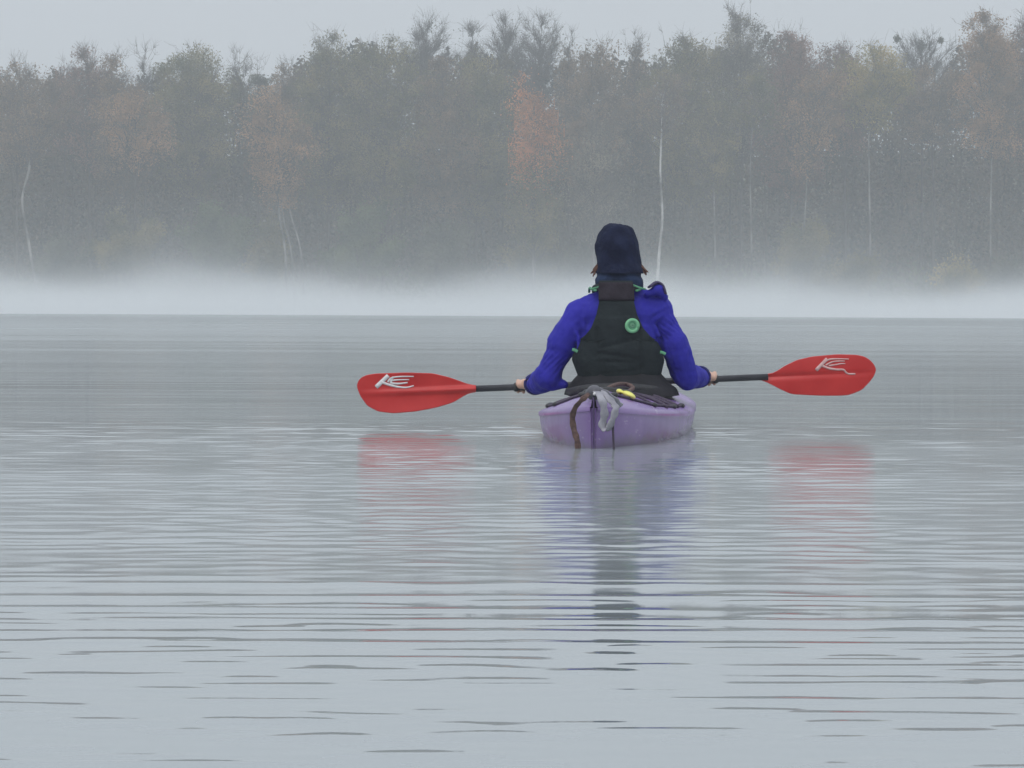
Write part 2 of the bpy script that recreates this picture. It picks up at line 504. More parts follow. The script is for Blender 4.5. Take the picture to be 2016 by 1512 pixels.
TREES = [
 # name, label, px, D, top, width, crown_bot, env, leaf, kwargs
 ("oak_tree", "grey-brown tree with ragged twiggy top at the far left edge of the wood", 38, 306, 118, 120, 330, 'round', 'brown', dict(dens=.8, bare=.7)),
 ("birch_tree", "pale forked birch near the left edge, its white trunk splitting in a Y", 70, 302, 150, 110, 300, 'round', 'brown', dict(dens=.45, bare=.5, birch=True, trunk_pts=[(78, 600), (55, 470), (43, 395), (58, 335), (64, 275), (92, 228), (110, 160)], extra_trunks=[[(78, 610), (56, 470), (44, 395), (57, 330), (63, 275), (50, 232), (42, 190)]], rtrunk=.12)),
 ("young_oak", "small dark tree top poking up right of the left-edge tree", 121, 312, 120, 42, 300, 'column', 'redbrown', dict(dens=.7, bare=.6)),
 ("oak_tree", "reddish-grey twiggy tree, first tall one from the left edge", 172, 312, 94, 92, 330, 'round', 'redbrown', dict(dens=.75, bare=1.)),
 ("oak_tree", "brownish twiggy tree just right of the reddish-grey one on the left", 226, 309, 104, 80, 380, 'column', 'brown', dict(dens=.7, bare=.8)),
 ("poplar_tree", "bare grey spire left of the dense rounded tree on the left skyline", 283, 318, 92, 56, 330, 'spire', 'greygreen', dict(dens=.06, bare=1.1)),
 ("maple_tree", "dull yellow-brown tree below the bare grey spire on the left", 262, 304, 165, 130, 320, 'round', 'tan', dict(dens=.8, bare=.3)),
 ("lime_tree", "dense rounded brown-green tree standing above the left part of the wood", 376, 310, 94, 140, 380, 'broad', 'olive', dict(dens=1.25, bare=.4)),
 ("ash_tree", "thin bare pale tree in the skyline dip right of the rounded one", 470, 318, 106, 52, 300, 'column', 'greygreen', dict(dens=.05, bare=1.2)),
 ("spruce_tree", "narrow dark pointed tree in the dip of the left skyline", 503, 314, 110, 52, 380, 'spire', 'greygreen', dict(dens=1.0, bare=.5)),
 ("birch_tree", "triple-stemmed birch with rust-brown leaves and leaning white stems on the left", 560, 301, 185, 135, 410, 'top', 'tan', dict(dens=.75, bare=.5, birch=True, trunk_pts=[(566, 600), (562, 500), (550, 420), (545, 320), (535, 230), (530, 190)], extra_trunks=[[(580, 600), (574, 500), (556, 420), (550, 340)], [(600, 600), (593, 500), (572, 420), (562, 360)]], rtrunk=.12)),
 ("oak_tree", "low brown tree at the bottom of the left skyline dip", 570, 314, 125, 110, 380, 'round', 'brown', dict(dens=.8, bare=.7)),
 ("oak_tree", "broad olive tree at the left end of the middle rise", 655, 308, 58, 150, 400, 'round', 'olive', dict(dens=1.0, bare=.8)),
 ("lime_tree", "wide olive-yellow tree forming the crest of the middle rise", 748, 306, 66, 150, 420, 'broad', 'olive', dict(dens=1.2, bare=.5)),
 ("ash_tree", "bare grey fan-shaped tree above the middle rise", 838, 320, 34, 105, 260, 'top', 'greygreen', dict(dens=.03, bare=1.25)),
 ("oak_tree", "brownish tree below the bare fan-shaped one in the middle", 868, 307, 110, 120, 420, 'round', 'brown', dict(dens=1.0, bare=.5)),
 ("ash_tree", "thin bare spire left of the orange tree's top", 926, 318, 52, 60, 260, 'column', 'greygreen', dict(dens=.03, bare=1.5)),
 ("ash_tree", "tall bare grey tree standing straight behind the orange one", 995, 320, 30, 100, 260, 'top', 'greygreen', dict(dens=.04, bare=1.25)),
 ("ash_tree", "bare twiggy grey tree right behind the orange one's right side", 1062, 319, 34, 105, 260, 'top', 'greygreen', dict(dens=.04, bare=1.25)),
 ("oak_tree", "olive-brown tree just left of the orange one", 940, 308, 95, 130, 420, 'round', 'olive', dict(dens=1.0, bare=.5)),
 ("aspen_tree", "orange-leaved tree, the brightest of the whole wood", 1038, 300.5, 138, 96, 480, 'column', 'orange', dict(dens=1.0, bare=.3, second=('olive', .40), trunk_pts=[(1052, 600), (1050, 480), (1052, 360), (1058, 260), (1036, 190), (1018, 140)])),
 ("hornbeam_tree", "small grey-brown tree tip between the bare trees and rounded brown crown", 1118, 314, 66, 58, 330, 'spire', 'brown', dict(dens=.6, bare=1.)),
 ("beech_tree", "rounded brown tree above and left of the paddler's head", 1172, 308, 82, 105, 400, 'round', 'brown', dict(dens=1.1, bare=.4)),
 ("willow_tree", "pale-leaved low tree between the orange one and the white trunk", 1172, 302, 225, 110, 470, 'round', 'pale', dict(dens=.32, bare=.4)),
 ("oak_tree", "twiggy grey-brown tree over the white birch trunk", 1248, 312, 66, 85, 330, 'spire', 'brown', dict(dens=.6, bare=1.2)),
 ("birch_tree", "slender birch with the long bright white trunk beside the paddler's head", 1303, 301, 150, 90, 260, 'round', 'brown', dict(dens=.35, bare=.5, birch=2, trunk_pts=[(1291, 600), (1297, 510), (1304, 430), (1300, 340), (1303, 250), (1304, 200), (1316, 160)], extra_trunks=[], rtrunk=.15)),
 ("oak_tree", "broad brown-olive tree left of the tallest feathery crown", 1352, 308, 64, 135, 400, 'broad', 'olive', dict(dens=1.1, bare=.6)),
 ("birch_tree", "young birch whose white lower trunk shows right of the long white one", 1405, 302, 170, 80, 380, 'column', 'olive', dict(dens=.55, bare=.4, birch=True, trunk_pts=[(1409, 600), (1408, 500), (1406, 400), (1404, 300), (1402, 180)], rtrunk=.085)),
 ("poplar_tree", "tallest feathery pale-topped tree rising above the right half", 1455, 311, 10, 120, 300, 'round', 'pale', dict(dens=.55, bare=1.2)),
 ("birch_tree", "thin pale trunk in front of the tallest feathery tree", 1480, 303, 130, 80, 260, 'column', 'olive', dict(dens=.5, bare=.3, birch=True, trunk_pts=[(1482, 600), (1479, 450), (1477, 330), (1484, 220), (1490, 140)], rtrunk=.09)),
 ("beech_tree", "rounded pinkish-brown tree right of the tallest one", 1556, 308, 56, 140, 380, 'broad', 'redbrown', dict(dens=1.15, bare=.5)),
 ("birch_tree", "leaning birch with a pale upper stem under the pinkish-brown crown", 1600, 302, 130, 110, 350, 'top', 'tan', dict(dens=.5, bare=.4, birch=True, trunk_pts=[(1578, 600), (1582, 470), (1590, 340), (1597, 245), (1612, 180), (1622, 135)], rtrunk=.085)),
 ("oak_tree", "dark red-brown tree low between the pinkish and yellow crowns", 1662, 312, 88, 80, 300, 'round', 'redbrown', dict(dens=1.0, bare=.8)),
 ("maple_tree", "yellow-green tree left of the bare tree with leafy balls", 1735, 304, 84, 115, 250, 'round', 'yellow', dict(dens=1.05, bare=.3, birch=True, trunk_pts=[(1713, 600), (1713, 460), (1711, 340), (1712, 230), (1725, 120)], rtrunk=.11)),
 ("ash_tree", "bare pale tree carrying dark leafy balls on the right skyline", 1808, 316, 66, 150, 260, 'top', 'greygreen', dict(dens=.03, bare=1.1)),
 ("oak_tree", "brown tree below the bare tree on the right", 1835, 308, 130, 130, 270, 'broad', 'brown', dict(dens=1.0, bare=.7)),
 ("beech_tree", "tall orange-tan tree near the right edge of the wood", 1943, 306, 24, 125, 300, 'broad', 'tan', dict(dens=1.1, bare=.5, birch=True, trunk_pts=[(1951, 600), (1950, 440), (1952, 300), (1948, 200), (1943, 60)], rtrunk=.09)),
 ("oak_tree", "dark twiggy tree cut by the right edge of the picture", 2024, 309, 30, 100, 320, 'column', 'redbrown', dict(dens=.8, bare=1.2)),
]
roots = {}
for i, (nm, lb, px, D, top, w, cb, env, lf, kw) in enumerate(TREES):
    roots[i] = make_tree(nm, lb, px, D, top, w, cb, env, lf, seed=100 + i, **kw)

# mistletoe balls in the bare tree on the right
rg = np.random.default_rng(77)
mist_i = next(i for i, t in enumerate(TREES) if 'leafy balls' in t[1] and t[0] == 'ash_tree')
mt_labels = ["leftmost dark mistletoe ball on the bare tree at right", "largest dark mistletoe clump, middle of the bare tree", "rightmost small mistletoe ball on the bare tree"]
for (px, py, r), lb in zip([(1766, 77, .22), (1814, 90, .38), (1852, 79, .20)], mt_labels):
    c = np.array(P(px, py, 316))
    o = empty("mistletoe", tuple(c))
    tag(o, lb, "mistletoe", "mistletoe balls in the bare tree")
    tr_ = roots[mist_i]; b0 = np.array(tr_.location); q0 = np.array([b0[0] + (c[0] - b0[0]) * .25, 316, c[2] - 1.9]); q1 = q0 + (c - q0) * .55 + np.array([0, 0, -.12])
    V, F = cat_mesh([np_tubes([q0], [q1], .05, .035, 5), np_tubes([q1], [c + np.array([0, 0, .7])], .035, .012, 5)])
    link("limb", np_mesh(V, F), M_TWIG, tr_)
    d = rg.normal(size=(160, 3)); d /= np.linalg.norm(d, axis=1, keepdims=True)
    tag(link("stems", np_mesh(*np_tubes(np.tile(c, (160, 1)), c + d * r, .012, .006)), M_TWIG, o), kind="stuff")
    C = c + rg.normal(size=(420, 3)) * r * .5 * np.array([1, 1, 1.25])
    tag(link("leaves", np_mesh(*leaf_quads(rg, C, .14)), MLEAF['greygreen'], o), kind="stuff")

# shrubs on the shore
def make_bush(label, px, top, width, leaf, D, seed, dens=1.0):
    rg = np.random.default_rng(seed)
    b0 = P(px, 620, D); gz = float(bank_z(np.array(b0.x), np.array(D))); tz = P(px, top, D).z
    rad = width * .5 * D / FPX; h = tz - gz
    o = empty("shrub", (b0.x, D, gz)); tag(o, label, "shrub", "shrubs on the far shore")
    nst = 16
    az = rg.uniform(0, 6.28, nst); rr = rad * np.sqrt(rg.uniform(0.05, 1, nst)); hh = h * rg.uniform(.55, .95, nst) * (1 - .3 * (rr / rad) ** 2)
    A = np.tile(np.array([b0.x, D, gz - .1]), (nst, 1)) + rg.normal(0, .2, (nst, 3)) * np.array([1, 1, 0])
    T = np.stack([b0.x + np.cos(az) * rr, D + np.sin(az) * rr * .7, gz + hh], 1)
    Mi = A + (T - A) * .5 + np.stack([-np.cos(az) * rr * .15, np.zeros(nst), hh * .12], 1)
    tag(link("stems", np_mesh(*cat_mesh([np_tubes(A, Mi, .04, .025, 4), np_tubes(Mi, T, .025, .01, 4)])), M_TWIG, o), kind="stuff")
    k = int(3800 * dens * max(rad * h / 8, .5))
    f = rg.uniform(.25, 1.05, k); ix = rg.integers(0, nst, k)
    C = Mi[ix] + (T - Mi)[ix] * ((f - .4)[:, None]) + rg.normal(0, 1, (k, 3)) * np.array([.42, .42, .34])
    C[:, 2] = np.maximum(C[:, 2], gz + .1)
    tag(link("foliage", np_mesh(*leaf_quads(rg, C, .2)), MLEAF[leaf], o), kind="stuff")
BUSH = [
 ("grey-green shrub at the left end of the shore", 130, 420, 170, 'greygreen', 303, 1.0),
 ("olive shrub on the left shore, brightest of the left ones", 245, 345, 200, 'olive', 302.5, .9),
 ("dark green shrub left of the triple-stemmed birch", 420, 330, 200, 'green', 304, 1.0),
 ("low olive shrub around the feet of the triple-stemmed birch", 530, 380, 130, 'olive', 304, .8),
 ("wide green willow shrub right of the triple-stemmed birch", 715, 330, 220, 'green', 303.5, 1.0),
 ("dull green shrub below the brownish middle trees", 880, 370, 170, 'greygreen', 303, .9),
 ("olive shrub under the orange tree", 1040, 400, 150, 'olive', 303.5, .8),
 ("grey-green shrub left of the paddler's head", 1150, 430, 150, 'greygreen', 304, .8),
 ("dark shrub between the paddler's head and the young birch", 1350, 420, 120, 'greygreen', 304, .8),
 ("flat-topped olive shrub right of the young birch", 1580, 372, 150, 'olive', 302, 1.0),
 ("pale low shrub sloping down right of the flat-topped one", 1690, 478, 190, 'olive', 302, .7),
 ("yellowish low shrub near the right end of the shore", 1880, 462, 130, 'yellow', 302, .6),
 ("dim shrub at the right end of the shore", 1990, 470, 120, 'greygreen', 303, .8),
]
for i, (lb, px, top, w, lf, D, dn) in enumerate(BUSH):
    make_bush(lb, px, top, w, lf, D, 300 + i, dn)

# the depth of the wood behind the front rows
rg = np.random.default_rng(9)
parts = []
nb = 300
bx_ = np.linspace(-82, 82, nb) + rg.uniform(-1.5, 1.5, nb); by_ = 314 + 34 * rg.uniform(0, 1, nb) ** 1.3
sky_px = [-300, 0, 120, 250, 330, 420, 470, 560, 620, 700, 800, 900, 1000, 1100, 1200, 1300, 1400, 1500, 1600, 1680, 1740, 1850, 1900, 2016, 2300]
sky_py = [135, 142, 140, 135, 128, 130, 150, 150, 92, 82, 84, 96, 100, 105, 105, 100, 78, 66, 78, 108, 118, 160, 66, 52, 80]
leafC, tA, tB = [], [], []
for x, y in zip(bx_, by_):
    g = float(bank_z(np.array(x), np.array(y)))
    ppx = 1008 + x / y * FPX
    tz = P(ppx, interp(ppx, sky_px, sky_py) + rg.uniform(2, 34), y).z
    tA.append((x, y, g - .3)); tB.append((x + rg.normal(0, .5), y, tz - .6))
    k = 1000
    zz = g + (tz - g) * rg.uniform(0, 1, k) ** .85
    zz += rg.normal(0, .35, k)
    rr = rg.uniform(1.5, 2.4) * np.sqrt(rg.uniform(0, 1, k)) * np.sqrt(np.clip(1.03 - np.clip((zz - g) / (tz - g), 0, 1.02) ** 5, 0.02, 1)) * rg.uniform(.8, 1.2, k)
    a = rg.uniform(0, 6.28, k)
    leafC.append(np.stack([x + np.cos(a) * rr, y + np.sin(a) * rr, zz], 1))
for x, y in zip(np.concatenate([np.linspace(-190, -84, 60), np.linspace(84, 190, 60)]) + rg.uniform(-1.5, 1.5, 120), 304 + 40 * rg.uniform(0, 1, 120)):
    # the wood runs on along the shore past both sides of the picture
    g = float(bank_z(np.array(x), np.array(y))); tz = g + rg.uniform(15, 22)
    tA.append((x, y, g - .3)); tB.append((x + rg.normal(0, .5), y, tz - .6))
    k = 900
    zz = g + (tz - g) * rg.uniform(0, 1, k) ** .8 + rg.normal(0, .35, k)
    rr = rg.uniform(2.0, 3.2) * np.sqrt(rg.uniform(0, 1, k)) * np.sqrt(np.clip(1.03 - np.clip((zz - g) / (tz - g), 0, 1.02) ** 4, 0.02, 1)) * rg.uniform(.8, 1.2, k)
    a = rg.uniform(0, 6.28, k)
    leafC.append(np.stack([x + np.cos(a) * rr, y + np.sin(a) * rr, zz], 1))
k = 190000      # lower storey deep in the wood
lx = rg.uniform(-84, 84, k)
leafC.append(np.stack([lx, rg.uniform(336, 352, k), 1.5 + (15.0 + 1.5 * np.sin(lx * .3)) * rg.uniform(0, 1, k)], 1))
V, F = leaf_quads(rg, np.concatenate(leafC), .40)
wood = link("background_wood", np_mesh(*cat_mesh([(V, F), np_tubes(tA, tB, .13, .03, 5)])), MLEAF['wood'])
tag(wood, "dim mass of further trees filling the wood behind the front rows", "wood", kind="stuff")
# undergrowth
k = 42000
ux = rg.uniform(-80, 80, k); uy = 301 + 16 * rg.beta(1, 1.6, k)
uh = (0.6 + 1.8 * (0.5 + .5 * np.sin(ux * .45 + 1.3 * np.sin(ux * .17))) + .25 * (uy - 301) ** .8) * rg.beta(1.2, 1.5, k)
V, F = leaf_quads(rg, np.stack([ux, uy, bank_z(ux, uy) + uh], 1), .3)
ug = link("undergrowth", np_mesh(V, F), MLEAF['green'])
tag(ug, "low tangled undergrowth along the misty far shore", "undergrowth", kind="stuff")

# ------------------------------------------------------------------ kayak
KD = 15.6
kx0 = P(1220, 850, KD).x
YAW = math.atan2(P(1220, 850, 15.6).x - P(1170, 850, 13.6).x, 2.0)
cyw, syw = math.cos(YAW), math.sin(YAW)
def K(x, y, z):      # kayak-local (x right, y to the bow) -> world
    return Vector((kx0 + x * cyw + y * syw, KD - x * syw + y * cyw, z))
kayak = empty("kayak", (kx0, KD, 0))
tag(kayak, "scuffed purple plastic kayak seen from its stern under the paddler", "kayak")

def mat_kayak():
    m = mat("purple_plastic", (0.160, 0.082, 0.280), (0.255, 0.140, 0.400), rough=0.27, nscale=4, bump=0.15, bscale=25, lo=.3, hi=.7, detail=8)
    # old waterline film and scratches rubbed into the plastic
    n, l = m.node_tree.nodes, m.node_tree.links
    bs = n["Principled BSDF"]; src = bs.inputs["Base Color"].links[0].from_socket
    tc = n.new("ShaderNodeTexCoord"); sp = n.new("ShaderNodeSeparateXYZ"); l.new(tc.outputs["Object"], sp.inputs[0])
    nz = n.new("ShaderNodeTexNoise"); nz.inputs["Scale"].default_value = 9; nz.inputs["Detail"].default_value = 6; l.new(tc.outputs["Object"], nz.inputs["Vector"])
    ad = n.new("ShaderNodeMath"); ad.operation = 'MULTIPLY_ADD'; ad.inputs[1].default_value = -0.09; l.new(nz.outputs["Fac"], ad.inputs[0]); l.new(sp.outputs["Z"], ad.inputs[2])
    mr = n.new("ShaderNodeMapRange"); mr.inputs["From Min"].default_value = 0.0; mr.inputs["From Max"].default_value = -0.045; mr.inputs["To Max"].default_value = 0.6
    l.new(ad.outputs[0], mr.inputs["Value"])
    mx = n.new("ShaderNodeMix"); mx.data_type = 'RGBA'; mx.inputs["B"].default_value = (0.13, 0.105, 0.13, 1)
    l.new(mr.outputs[0], mx.inputs["Factor"]); l.new(src, mx.inputs["A"])
    mp2 = n.new("ShaderNodeMapping"); mp2.inputs["Scale"].default_value = (60, 3, 60); mp2.inputs["Rotation"].default_value = (0.2, 0.3, 0)
    n2 = n.new("ShaderNodeTexNoise"); n2.inputs["Scale"].default_value = 1.0; n2.inputs["Detail"].default_value = 3
    l.new(tc.outputs["Object"], mp2.inputs[0]); l.new(mp2.outputs[0], n2.inputs["Vector"])
    m2 = n.new("ShaderNodeMapRange"); m2.inputs["From Min"].default_value = 0.66; m2.inputs["From Max"].default_value = 0.72; m2.inputs["To Max"].default_value = 0.5
    l.new(n2.outputs["Fac"], m2.inputs["Value"])
    mx2 = n.new("ShaderNodeMix"); mx2.data_type = 'RGBA'; mx2.inputs["B"].default_value = (0.42, 0.34, 0.52, 1)
    l.new(m2.outputs[0], mx2.inputs["Factor"]); l.new(mx.outputs["Result"], mx2.inputs["A"])
    l.new(mx2.outputs["Result"], bs.inputs["Base Color"])
    return m
M_HULL = mat_kayak()
M_BLACK = mat("black_rubber", (0.022, 0.022, 0.025), (0.04, 0.04, 0.042), rough=0.6, nscale=20, bump=.3, bscale=60)
M_CORD = mat("dark_cord", (0.045, 0.03, 0.06), (0.08, 0.06, 0.09), rough=0.8, nscale=60)
M_ROPE = mat("brown_rope", (0.075, 0.045, 0.045), (0.15, 0.09, 0.075), rough=0.9, nscale=70, bump=.6, bscale=120)
M_WEB = mat("pale_webbing", (0.20, 0.195, 0.23), (0.37, 0.36, 0.40), rough=0.55, nscale=14, bump=.5, bscale=60)
M_GREYCAP = mat("grey_plastic", (0.055, 0.052, 0.065), (0.10, 0.095, 0.115), rough=0.5, nscale=18)
M_YEL = mat("yellow_plastic", (0.75, 0.72, 0.10), (0.85, 0.80, 0.20), rough=0.5, nscale=20)
M_WHITE = mat("white_print", (0.82, 0.80, 0.80), (0.72, 0.70, 0.70), rough=0.6, nscale=90)

SL, BL = -2.05, 2.6
def half_beam(s):
    t = abs(s / (SL if s < 0 else BL))
    return 0.300 * max(1 - t ** 2.5, 0) ** 0.85 + 0.010
def gun_z(s):
    t = abs(s / (SL if s < 0 else BL))
    return 0.088 + (0.062 if s < 0 else 0.06) * t ** 2.2
def keel_z(s):
    t = abs(s / (SL if s < 0 else BL))
    return -0.085 + (0.065 if s < 0 else 0.12) * t ** 4
def deck_z(s, x):
    bb = half_beam(s); q = min(abs(x) / bb, 1)
    crown = interp(s, [-2.05, -1.6, -.5, .0, .8, 2.6], [.062, .080, .072, .072, .085, .03])
    return gun_z(s) + crown * (1 - q ** interp(s, [-2.05, -1.2, 0, 2.6], [1.5, 1.9, 2.6, 1.6]))
st = np.concatenate([[-2.05, -2.045, -2.03, -2.0, -1.95], np.linspace(-1.88, 2.4, 54), [2.5, 2.57, 2.6]])
V, F = [], []
NB = 22
for s in st:
    bb, g, kz = half_beam(s), gun_z(s), keel_z(s)
    for j in range(NB + 1):
        a = math.pi * j / NB            # from the left gunwale under the keel to the right one
        ca, sa = math.cos(a), math.sin(a)
        ex_ = 0.45
        x = -bb * math.copysign(abs(ca) ** ex_, ca)
        # slab sides with a soft chine
        z = g - (g - kz) * abs(sa) ** 0.80
        x *= 0.965 + 0.035 * (1 - abs(sa))
        V.append(K(x, s, z))
for i in range(len(st) - 1):
    for j in range(NB):
        a = i * (NB + 1) + j
        F.append((a, a + 1, a + NB + 2, a + NB + 1))
F.append(tuple(range(NB + 1))); F.append(tuple((len(st) - 1) * (NB + 1) + j for j in range(NB, -1, -1)))
link("hull", new_mesh(V, F), M_HULL, kayak)
V, F = [], []
ND = 16
for s in st:
    bb = half_beam(s) + 0.004
    for j in range(ND + 1):
        x = bb * (-1 + 2 * j / ND)
        V.append(K(x, s, deck_z(s, x) + 0.004))
    V.append(K(bb, s, gun_z(s) - 0.012)); V.append(K(-bb, s, gun_z(s) - 0.012))
W = ND + 3
for i in range(len(st) - 1):
    for j in range(ND):
        F.append((i * W + j, (i + 1) * W + j, (i + 1) * W + j + 1, i * W + j + 1))
    F.append((i * W + ND, (i + 1) * W + ND, (i + 1) * W + ND + 1, i * W + ND + 1))
    F.append((i * W + ND + 2, (i + 1) * W + ND + 2, (i + 1) * W, i * W))
link("deck", new_mesh(V, F), M_HULL, kayak)
# coaming
cc = []
for i in range(41):
    a = 2 * math.pi * i / 40
    x, y = 0.222 * math.cos(a), 0.13 + 0.42 * math.sin(a)
    cc.append(K(x, y, max(deck_z(y, x), .135) + 0.028))
V, F = sweep(cc, 0.019, n=8, cap=False)
link("coaming", new_mesh(V, F), M_BLACK, kayak)
V, F = [], []
for i in range(40):
    a = 2 * math.pi * i / 40
    for dz, k in ((0.022, 1.0), (-.03, 1.03)):
        x, y = 0.216 * math.cos(a) * k, 0.13 + 0.412 * math.sin(a) * k
        V.append(K(x, y, max(deck_z(y, x), .135) + dz))
for i in range(40):
    a = 2 * i; b_ = 2 * ((i + 1) % 40)
    F.append((a, b_, b_ + 1, a + 1))
link("coaming_wall", new_mesh(V, F), M_BLACK, kayak)
# stern fittings
def surf(s, x, up=0.0): return K(x, s, deck_z(s, x) + 0.004 + up)
bl = Blob()
bl.ell(K(0, -2.02, .205), (.030, .05, .030)); bl.ell(K(0.0, -1.95, .205), (.038, .06, .022))
stern = bl.build("stern_cap", M_GREYCAP, kayak, .004)
V, F = sweep([K(.004, -2.083, .203), K(.004, -2.072, .203)], .006, n=10)
link("rivet", new_mesh(V, F), M_WHITE, stern)
V, F = sweep(smooth_path([K(0, -2.064, .19), K(0.001, -2.066, .12), K(.001, -2.064, .05), K(.001, -2.058, -.04)], 4), .0035, n=6)
link("stern_seam", new_mesh(V, F), mat("seam_purple", (0.07, 0.04, 0.13), (0.10, 0.06, 0.17), rough=.5, nscale=20), kayak)
# pale webbing handle: a crumpled flat loop hanging from the stern cap
def ribbon(path, width_vec, th, nm, m, parent, wob=0.0, seed=0):
    rr = random.Random(seed); V, F = [], []
    pts = smooth_path(path, 6)
    for i, p in enumerate(pts):
        t = (pts[min(i + 1, len(pts) - 1)] - pts[max(i - 1, 0)]).normalized()
        w = Vector(width_vec); w = (w - t * w.dot(t)); ln = Vector(width_vec).length
        w = w.normalized() * ln * (1 + wob * math.sin(i * 1.1 + seed))
        nn = t.cross(w).normalized() * th
        for s_, q in ((-1, -1), (0, -1.6), (1, -1), (1, 1), (0, 1.6), (-1, 1)):
            V.append(p + w * .5 * s_ + nn * .5 * q)
    k = 6
    for i in range(len(pts) - 1):
        for j in range(k):
            F.append((i * k + j, i * k + (j + 1) % k, (i + 1) * k + (j + 1) % k, (i + 1) * k + j))
    F.append(tuple(range(k - 1, -1, -1))); F.append(tuple((len(pts) - 1) * k + j for j in range(k)))
    o = link(nm, new_mesh(V, F), m, parent)
    ss = o.modifiers.new("s", 'SUBSURF'); ss.levels = 1; ss.render_levels = 1
    return o
d0 = 13.52
ribbon([P(1176, 771, d0 + .03), P(1186, 790, d0 - .03), P(1190, 815, d0 - .04), P(1186, 836, d0 - .04), P(1192, 845, d0 - .04), P(1202, 838, d0 - .035)],
       (.030, .022, 0), .007, "handle_strap", M_WEB, kayak, .18, 1)
ribbon([P(1180, 770, d0 + .05), P(1194, 780, d0 + .02), P(1208, 795, d0), P(1212, 806, d0 - .02), P(1206, 826, d0 - .03), P(1200, 842, d0 - .035)],
       (.024, .016, .008), .007, "handle_strap", M_WEB, kayak, .2, 4)
ribbon([P(1178, 767, d0 + .08), P(1195, 776, d0 + .1), P(1214, 791, d0 + .14), P(1222, 800, d0 + .18)], (.02, .0, .014), .006, "handle_strap", M_WEB, kayak, .2, 2)
# brown rope looping over the back deck and down the left side of the stern
V, F = sweep(smooth_path([P(1180, 782, 14.2), P(1195, 766, 14.6), P(1215, 757, 14.9), P(1234, 757, 15.0), P(1246, 764, 14.9), P(1228, 775, 14.6), P(1205, 778, 14.4)], 7), .009, n=7)
link("deck_rope", new_mesh(V, F), M_ROPE, kayak)
ribbon([P(1160, 775, 13.50), P(1146, 787, 13.49), P(1133, 802, 13.52), P(1127, 822, 13.54), P(1130, 846, 13.54), P(1136, 866, 13.53), P(1138, 886, 13.53)],
       (.022, .0, .006), .006, "hanging_strap", M_ROPE, kayak, .12, 3)
V, F = sweep(smooth_path([P(1208, 806, 13.5), P(1207, 840, 13.5), P(1208, 872, 13.5), P(1210, 905, 13.5)], 5), .0042, n=6)
link("trailing_cord", new_mesh(V, F), M_CORD, kayak)
# deck lines
def deckline(pts, r=.0055, nm="deck_line", m=M_CORD):
    pp = []
    for i in range(len(pts) - 1):
        for k in range(6):
            t = k / 6; s = pts[i][0] * (1 - t) + pts[i + 1][0] * t; x = pts[i][1] * (1 - t) + pts[i + 1][1] * t
            pp.append(surf(s, x, r * .9))
    pp.append(surf(pts[-1][0], pts[-1][1], r * .9))
    V, F = sweep(pp, r, n=6); link(nm, new_mesh(V, F), m, kayak)
deckline([(-1.75, .06), (-1.25, .19), (-.75, .25), (-.35, .27)])
deckline([(-1.75, -.06), (-1.25, -.19), (-.75, -.25), (-.35, -.27)])
deckline([(-1.25, .19), (-.75, -.05)]); deckline([(-1.25, -.19), (-.75, .05)])
deckline([(-.75, .25), (-.38, .06)]); deckline([(-.75, -.25), (-.38, -.06)])
deckline([(-1.0, .235), (-.75, .10)], .007); deckline([(-.62, .265), (-.42, .16)], .008)
for s, x in ((-1.25, .19), (-1.25, -.19), (-.75, .25), (-.75, -.25), (-.35, .27), (-.35, -.27), (-1.75, .06), (-1.75, -.06)):
    bl = Blob(); bl.ell(surf(s, x, .004), (.016, .024, .011), nu=12, nv=8)
    me = new_mesh(bl.V, bl.F); link("deck_fitting", me, M_BLACK, kayak)
# hatch on the aft deck
V, F = [], []
for ring, (rx, ry, up) in enumerate([(.10, .17, -.01), (.10, .17, .016), (.092, .16, .022), (.0, .0, .026)]):
    for i in range(28):
        a = 2 * math.pi * i / 28
        x, s = rx * math.cos(a), -1.05 + ry * math.sin(a)
        V.append(surf(s, x, up))
for r_ in range(3):
    for i in range(28):
        F.append((r_ * 28 + i, r_ * 28 + (i + 1) % 28, (r_ + 1) * 28 + (i + 1) % 28, (r_ + 1) * 28 + i))
link("hatch_cover", new_mesh(V, F), M_BLACK, kayak)
# a flat yellow float strapped on the deck
bl = Blob()
bl.ell(surf(-1.50, .105, .012), (.028, .07, .013), Matrix.Rotation(R(26), 3, 'Y'))
bl.ell(surf(-1.47, .068, .010), (.014, .05, .010), Matrix.Rotation(R(20), 3, 'Y'))
o = bl.build("yellow_float", M_YEL, kayak, .003, 3)

# ------------------------------------------------------------------ person
PD = 15.6
M_SKIN = mat("skin", (0.55, 0.33, 0.24), (0.64, 0.40, 0.30), rough=0.5, nscale=30)
M_JACKET = mat("blue_jacket", (0.022, 0.020, 0.30), (0.034, 0.030, 0.38), rough=0.7, nscale=9, bump=0.95, bscale=15, stretch=(1, 1.3, .55), spec=.18)
M_VEST = mat("vest_cloth", (0.011, 0.017, 0.020), (0.019, 0.027, 0.030), rough=0.85, nscale=12, bump=.5, bscale=45, spec=.25)
M_YOKE = mat("vest_yoke_cloth", (0.024, 0.019, 0.026), (0.034, 0.028, 0.038), spec=.2, rough=0.9, nscale=30, bump=.4, bscale=80)
M_GREEN = mat("green_trim", (0.07, 0.25, 0.13), (0.10, 0.31, 0.17), rough=0.7, nscale=30)
M_BADGE = mat("badge_green", (0.16, 0.44, 0.23), (0.20, 0.50, 0.27), rough=0.6, nscale=30)
M_BADGE2 = mat("badge_dark_green", (0.10, 0.26, 0.15), (0.13, 0.30, 0.18), rough=0.6, nscale=30)
M_HAT = mat("navy_fleece", (0.008, 0.011, 0.032), (0.016, 0.022, 0.056), rough=0.95, nscale=16, bump=.8, bscale=55, spec=.15)
